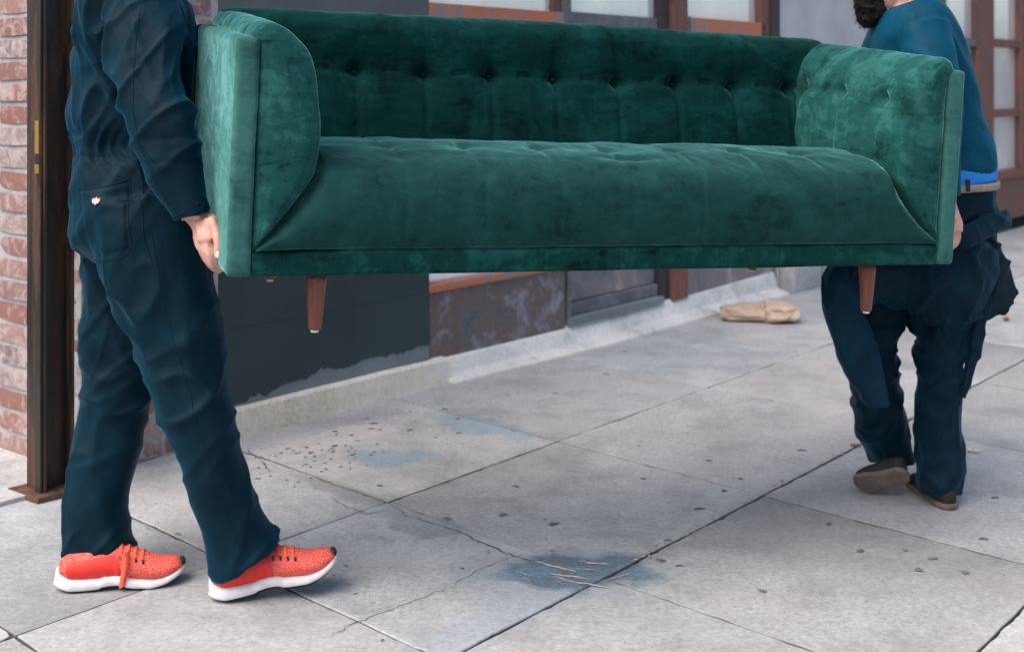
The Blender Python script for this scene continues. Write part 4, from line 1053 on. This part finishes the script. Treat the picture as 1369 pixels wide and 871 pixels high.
# head, beard, hands
hR, RR = head(at(1189,-34,4.10), (-.93,.30,-.20))
neckR = dict(rings=[(at(1214,30,4.1), .07, .07), (at(1206,0,4.1), .060, .058), (at(1196,-25,4.1), .054, .056)], m=22, sub=4)
hdR = [dict(rings=[(at(1264,262,3.80), .026, .022), (at(1267,280,3.78), .030, .020), (at(1270,298,3.76), .038, .017), (at(1271,310,3.75), .036, .015)], m=20, sub=4)]
hdR += [finger([at(1266+k*5,308,3.74+k*.012), at(1266+k*5,320,3.73+k*.012), at(1262+k*4,330,3.72+k*.01), at(1254+k*3,334,3.72+k*.01)], .009, .0075) for k in range(4)]
hdR += [finger([at(1263,292,3.74), at(1258,306,3.73), at(1257,318,3.725)], .012, .009)]
hdRf = [dict(rings=[(at(1140,250,4.42), .028, .022), (at(1138,280,4.40), .036, .018), (at(1136,298,4.40), .034, .016)], m=16, sub=3)]+[finger([at(1128+k*4,298,4.40), at(1127+k*4,314,4.40), at(1126+k*4,322,4.38)], .009, .0075) for k in range(4)]+[finger([at(1146,280,4.38), at(1150,300,4.38), at(1150,312,4.37)], .011, .009)]
bodyR = fused([shrink(chest,.85), shrink(pelvis,.8), shrink(legRL,.62), shrink(legRR,.62), shrink(armRn,.7), shrink(armRf,.7), neckR]+hR+hdR+hdRf+[footb(1205,628,4.18,1165,645,4.25), footb(1248,655,4.02,1240,645,4.15)], .0048, 2)
finish(bodyR, 'body', mSkin, RM)
hr = fused([dict(rings=[(RR(-.06,0,-.06), .055,.02),(RR(-.035,0,-.01), .078,.068),(RR(-.02,0,.05), .083,.092),(RR(-.012,0,.095), .068,.082),(RR(-.012,0,.122), .03,.04)], ref=Vector((-.93,.3,0)), m=24, sub=4)], .006, 2)
displace(hr, lambda p, nn: .007*noise.noise(p*60)); finish(hr, 'hair', mHair, RM)
brd = fused([dict(rings=[(RR(.045,0,-.035), .070,.060),(RR(.050,0,-.07), .068,.062),(RR(.052,0,-.105), .062,.058),(RR(.055,0,-.135), .048,.046),(RR(.056,0,-.158), .028,.028)], ref=Vector((-.93,.3,0)), m=28, sub=4)], .005, 2)
displace(brd, lambda p, nn: .008*noise.noise(p*38)+.006*noise.noise(p*95)); be = finish(brd, 'beard', mHair, RM)
# beard strands
V, Fc = [], []; rnd = random.Random(4); me = be.data
for k in range(900):
    v = me.vertices[rnd.randrange(len(me.vertices))]; p = v.co.copy(); nn = v.normal
    d = (nn*.5+Vector((rnd.gauss(0,.3), rnd.gauss(0,.3), -.7+rnd.gauss(0,.3)))).normalized(); L = rnd.uniform(.006, .020); s = d.cross(Vector((rnd.gauss(0,1), rnd.gauss(0,1), rnd.gauss(0,1)))).normalized()*.0008; b = len(V)
    V += [p-s, p+s, p+d*L+s*.2+Vector((0,0,-L*.2))]; Fc.append((b, b+1, b+2))
tag(mesh_obj('beard_strands', V, Fc, mHair, be), kind='stuff')
for sd_ in (-1, 1):
    bm = bmesh.new(); bmesh.ops.create_uvsphere(bm, u_segments=12, v_segments=8, radius=.011)
    for v in bm.verts: v.co += RR(.074, sd_*.031, .012)-RM.location
    bm_obj('eye', bm, mWhite, RM, True)
nb = fused([dict(rings=[(at(1212,16,4.1), .080, .082), (at(1208,4,4.1), .072, .074)], m=28, sub=3)], .006, 1); finish(nb, 'neckband', mShirt, sh_o)
# shoes of the right man
def slipper(heel, direc, up, L, label=None):
    x = Vector(direc).normalized(); z = Vector(up); z = (z-x*z.dot(x)).normalized(); y = z.cross(x)
    rt = empty('loafer', (0,0,0)); rt.parent = RM
    mt = Matrix((x, y, z)).transposed().to_4x4(); mt.translation = Vector(heel)-RM.location; rt.matrix_local = mt
    xs = np.linspace(0, 1, 32)
    wf = lambda t: np.interp(t, [0,.03,.12,.35,.5,.7,.85,.96,1.], [.010,.022,.034,.034,.035,.045,.043,.026,.008])
    K = 22; V = []; V2 = []
    for t in xs:
        w_ = wf(t); b = .012*max(0,(t-.75)/.25)**2
        for j in range(K):
            a = j/K*2*math.pi; ca, sa = math.cos(a), math.sin(a)
            V.append((t*L, math.copysign(abs(ca)**.6, ca)*(w_+.003), b+.009+math.copysign(abs(sa)**.5, sa)*.009))
            top = np.interp(t, [0,.06,.3,.5,.7,.9,1.], [.055,.075,.078,.072,.056,.040,.02]); k = 1-.35*max(0, sa)
            V2.append((.006+t*(L-.012), math.copysign(abs(ca)**.8, ca)*w_*k, b+.012+(top-.012)/2+math.copysign(abs(sa)**.85, sa)*(top-.012)/2))
    Fc = grid_faces(32, K)+[tuple(range(K))[::-1], tuple(31*K+j for j in range(K))]
    mesh_obj('sole', V, Fc, mSole2, rt, True); mesh_obj('upper', V2, Fc, mBrownShoe, rt, True)
    return rt
# raised left foot: sole turned towards the viewer, toe low at the left
hl_, to_ = at(1214,636,3.96), at(1143,652,4.05)
slipper(hl_, to_-hl_, Vector((-.20,.93,.30)), (to_-hl_).length)
slipper(Vector((1.350,3.905,0)), (-.10,.99,0), (0,0,1), .275)

# ---------------------------------------------------------------- small things on the sidewalk
x, y = ground(1016, 428)
bag = empty('paper_bag', (x, y, 0), (0, 0, R(-8)), 'crumpled brown paper bag lying on the sidewalk under the right of the sofa', 'paper bag')
def crumple(x0, x1, ry, rz, seed, name):
    bm = bmesh.new(); bmesh.ops.create_icosphere(bm, subdivisions=3, radius=1)
    for v in bm.verts:
        c = v.co.copy(); n1 = noise.noise(c*1.3+Vector((seed,0,0))); d_ = noise.voronoi(c*1.9+Vector((seed*2,0,0)))[0]; d2 = noise.voronoi(c*3.6+Vector((0,seed,0)))[0]
        k = .86+.28*n1+.42*d_[0]+.16*(d2[1]-d2[0])+.10*noise.noise(c*9+Vector((seed,3,0)))
        sx = math.copysign(abs(c.x)**.7, c.x); v.co = Vector(((x0+x1)/2+sx*(x1-x0)/2*k, c.y*ry*k, rz+max(-1, c.z*1.1)*rz*k))
        v.co.z = max(.001, v.co.z)
    return bm_obj(name, bm, mPaper, bag)
crumple(-.21, .07, .10, .042, 3, 'bag_body'); crumple(.0, .20, .12, .050, 9, 'bag_folded_end')
def leaf(px, py, r, label, rot, mat=mLeaf, curl=.4):
    x, y = ground(px, py); V = []; n = 9; Fc = []
    for i in range(n):
        t = i/(n-1); w_ = math.sin(t*math.pi)**.8*r*.45+.0005
        for j, s in enumerate((-1, -.5, 0, .5, 1)):
            V.append(((t-.5)*2*r, s*w_, .004+curl*r*(s*s*.5+(t-.5)**2)+.002*math.sin(i*3+j)))
    o = mesh_obj('fallen_leaf', V, grid_faces(n, 5, False), mat, None, True, (x, y, 0), (0,0,rot))
    sm = o.modifiers.new('t', 'SOLIDIFY'); sm.thickness = .0008
    return tag(o, label, 'leaf')
leaf(1203, 429, .045, 'red brown fallen leaf seen between the legs of the bearded man', .4)
leaf(1345, 428, .040, 'reddish fallen leaf at the right edge beyond the hanging sleeve', 1.2)
leaf(1144, 597, .022, 'tiny orange leaf at the end of the wide joint by the raised shoe', .2)
for k, (px, py) in enumerate(((1296, 604), (1305, 605))):
    x, y = ground(px, py); bm = bmesh.new(); bmesh.ops.create_icosphere(bm, subdivisions=2, radius=.010)
    for v in bm.verts: v.co = v.co*(1+.35*noise.noise(v.co*120+Vector((k*9,0,0)))); v.co.z = v.co.z*.7+.0075
    tag(bm_obj('pebble', bm, mSlabB if False else simple('pale pebble', (.62,.55,.47), .8), None, False, (x, y, .002)), ('pale pebble right of the standing shoe, the left of two', 'pale pebble right of the standing shoe, the right of two')[k], 'pebble', 'pebbles beside the shoe')
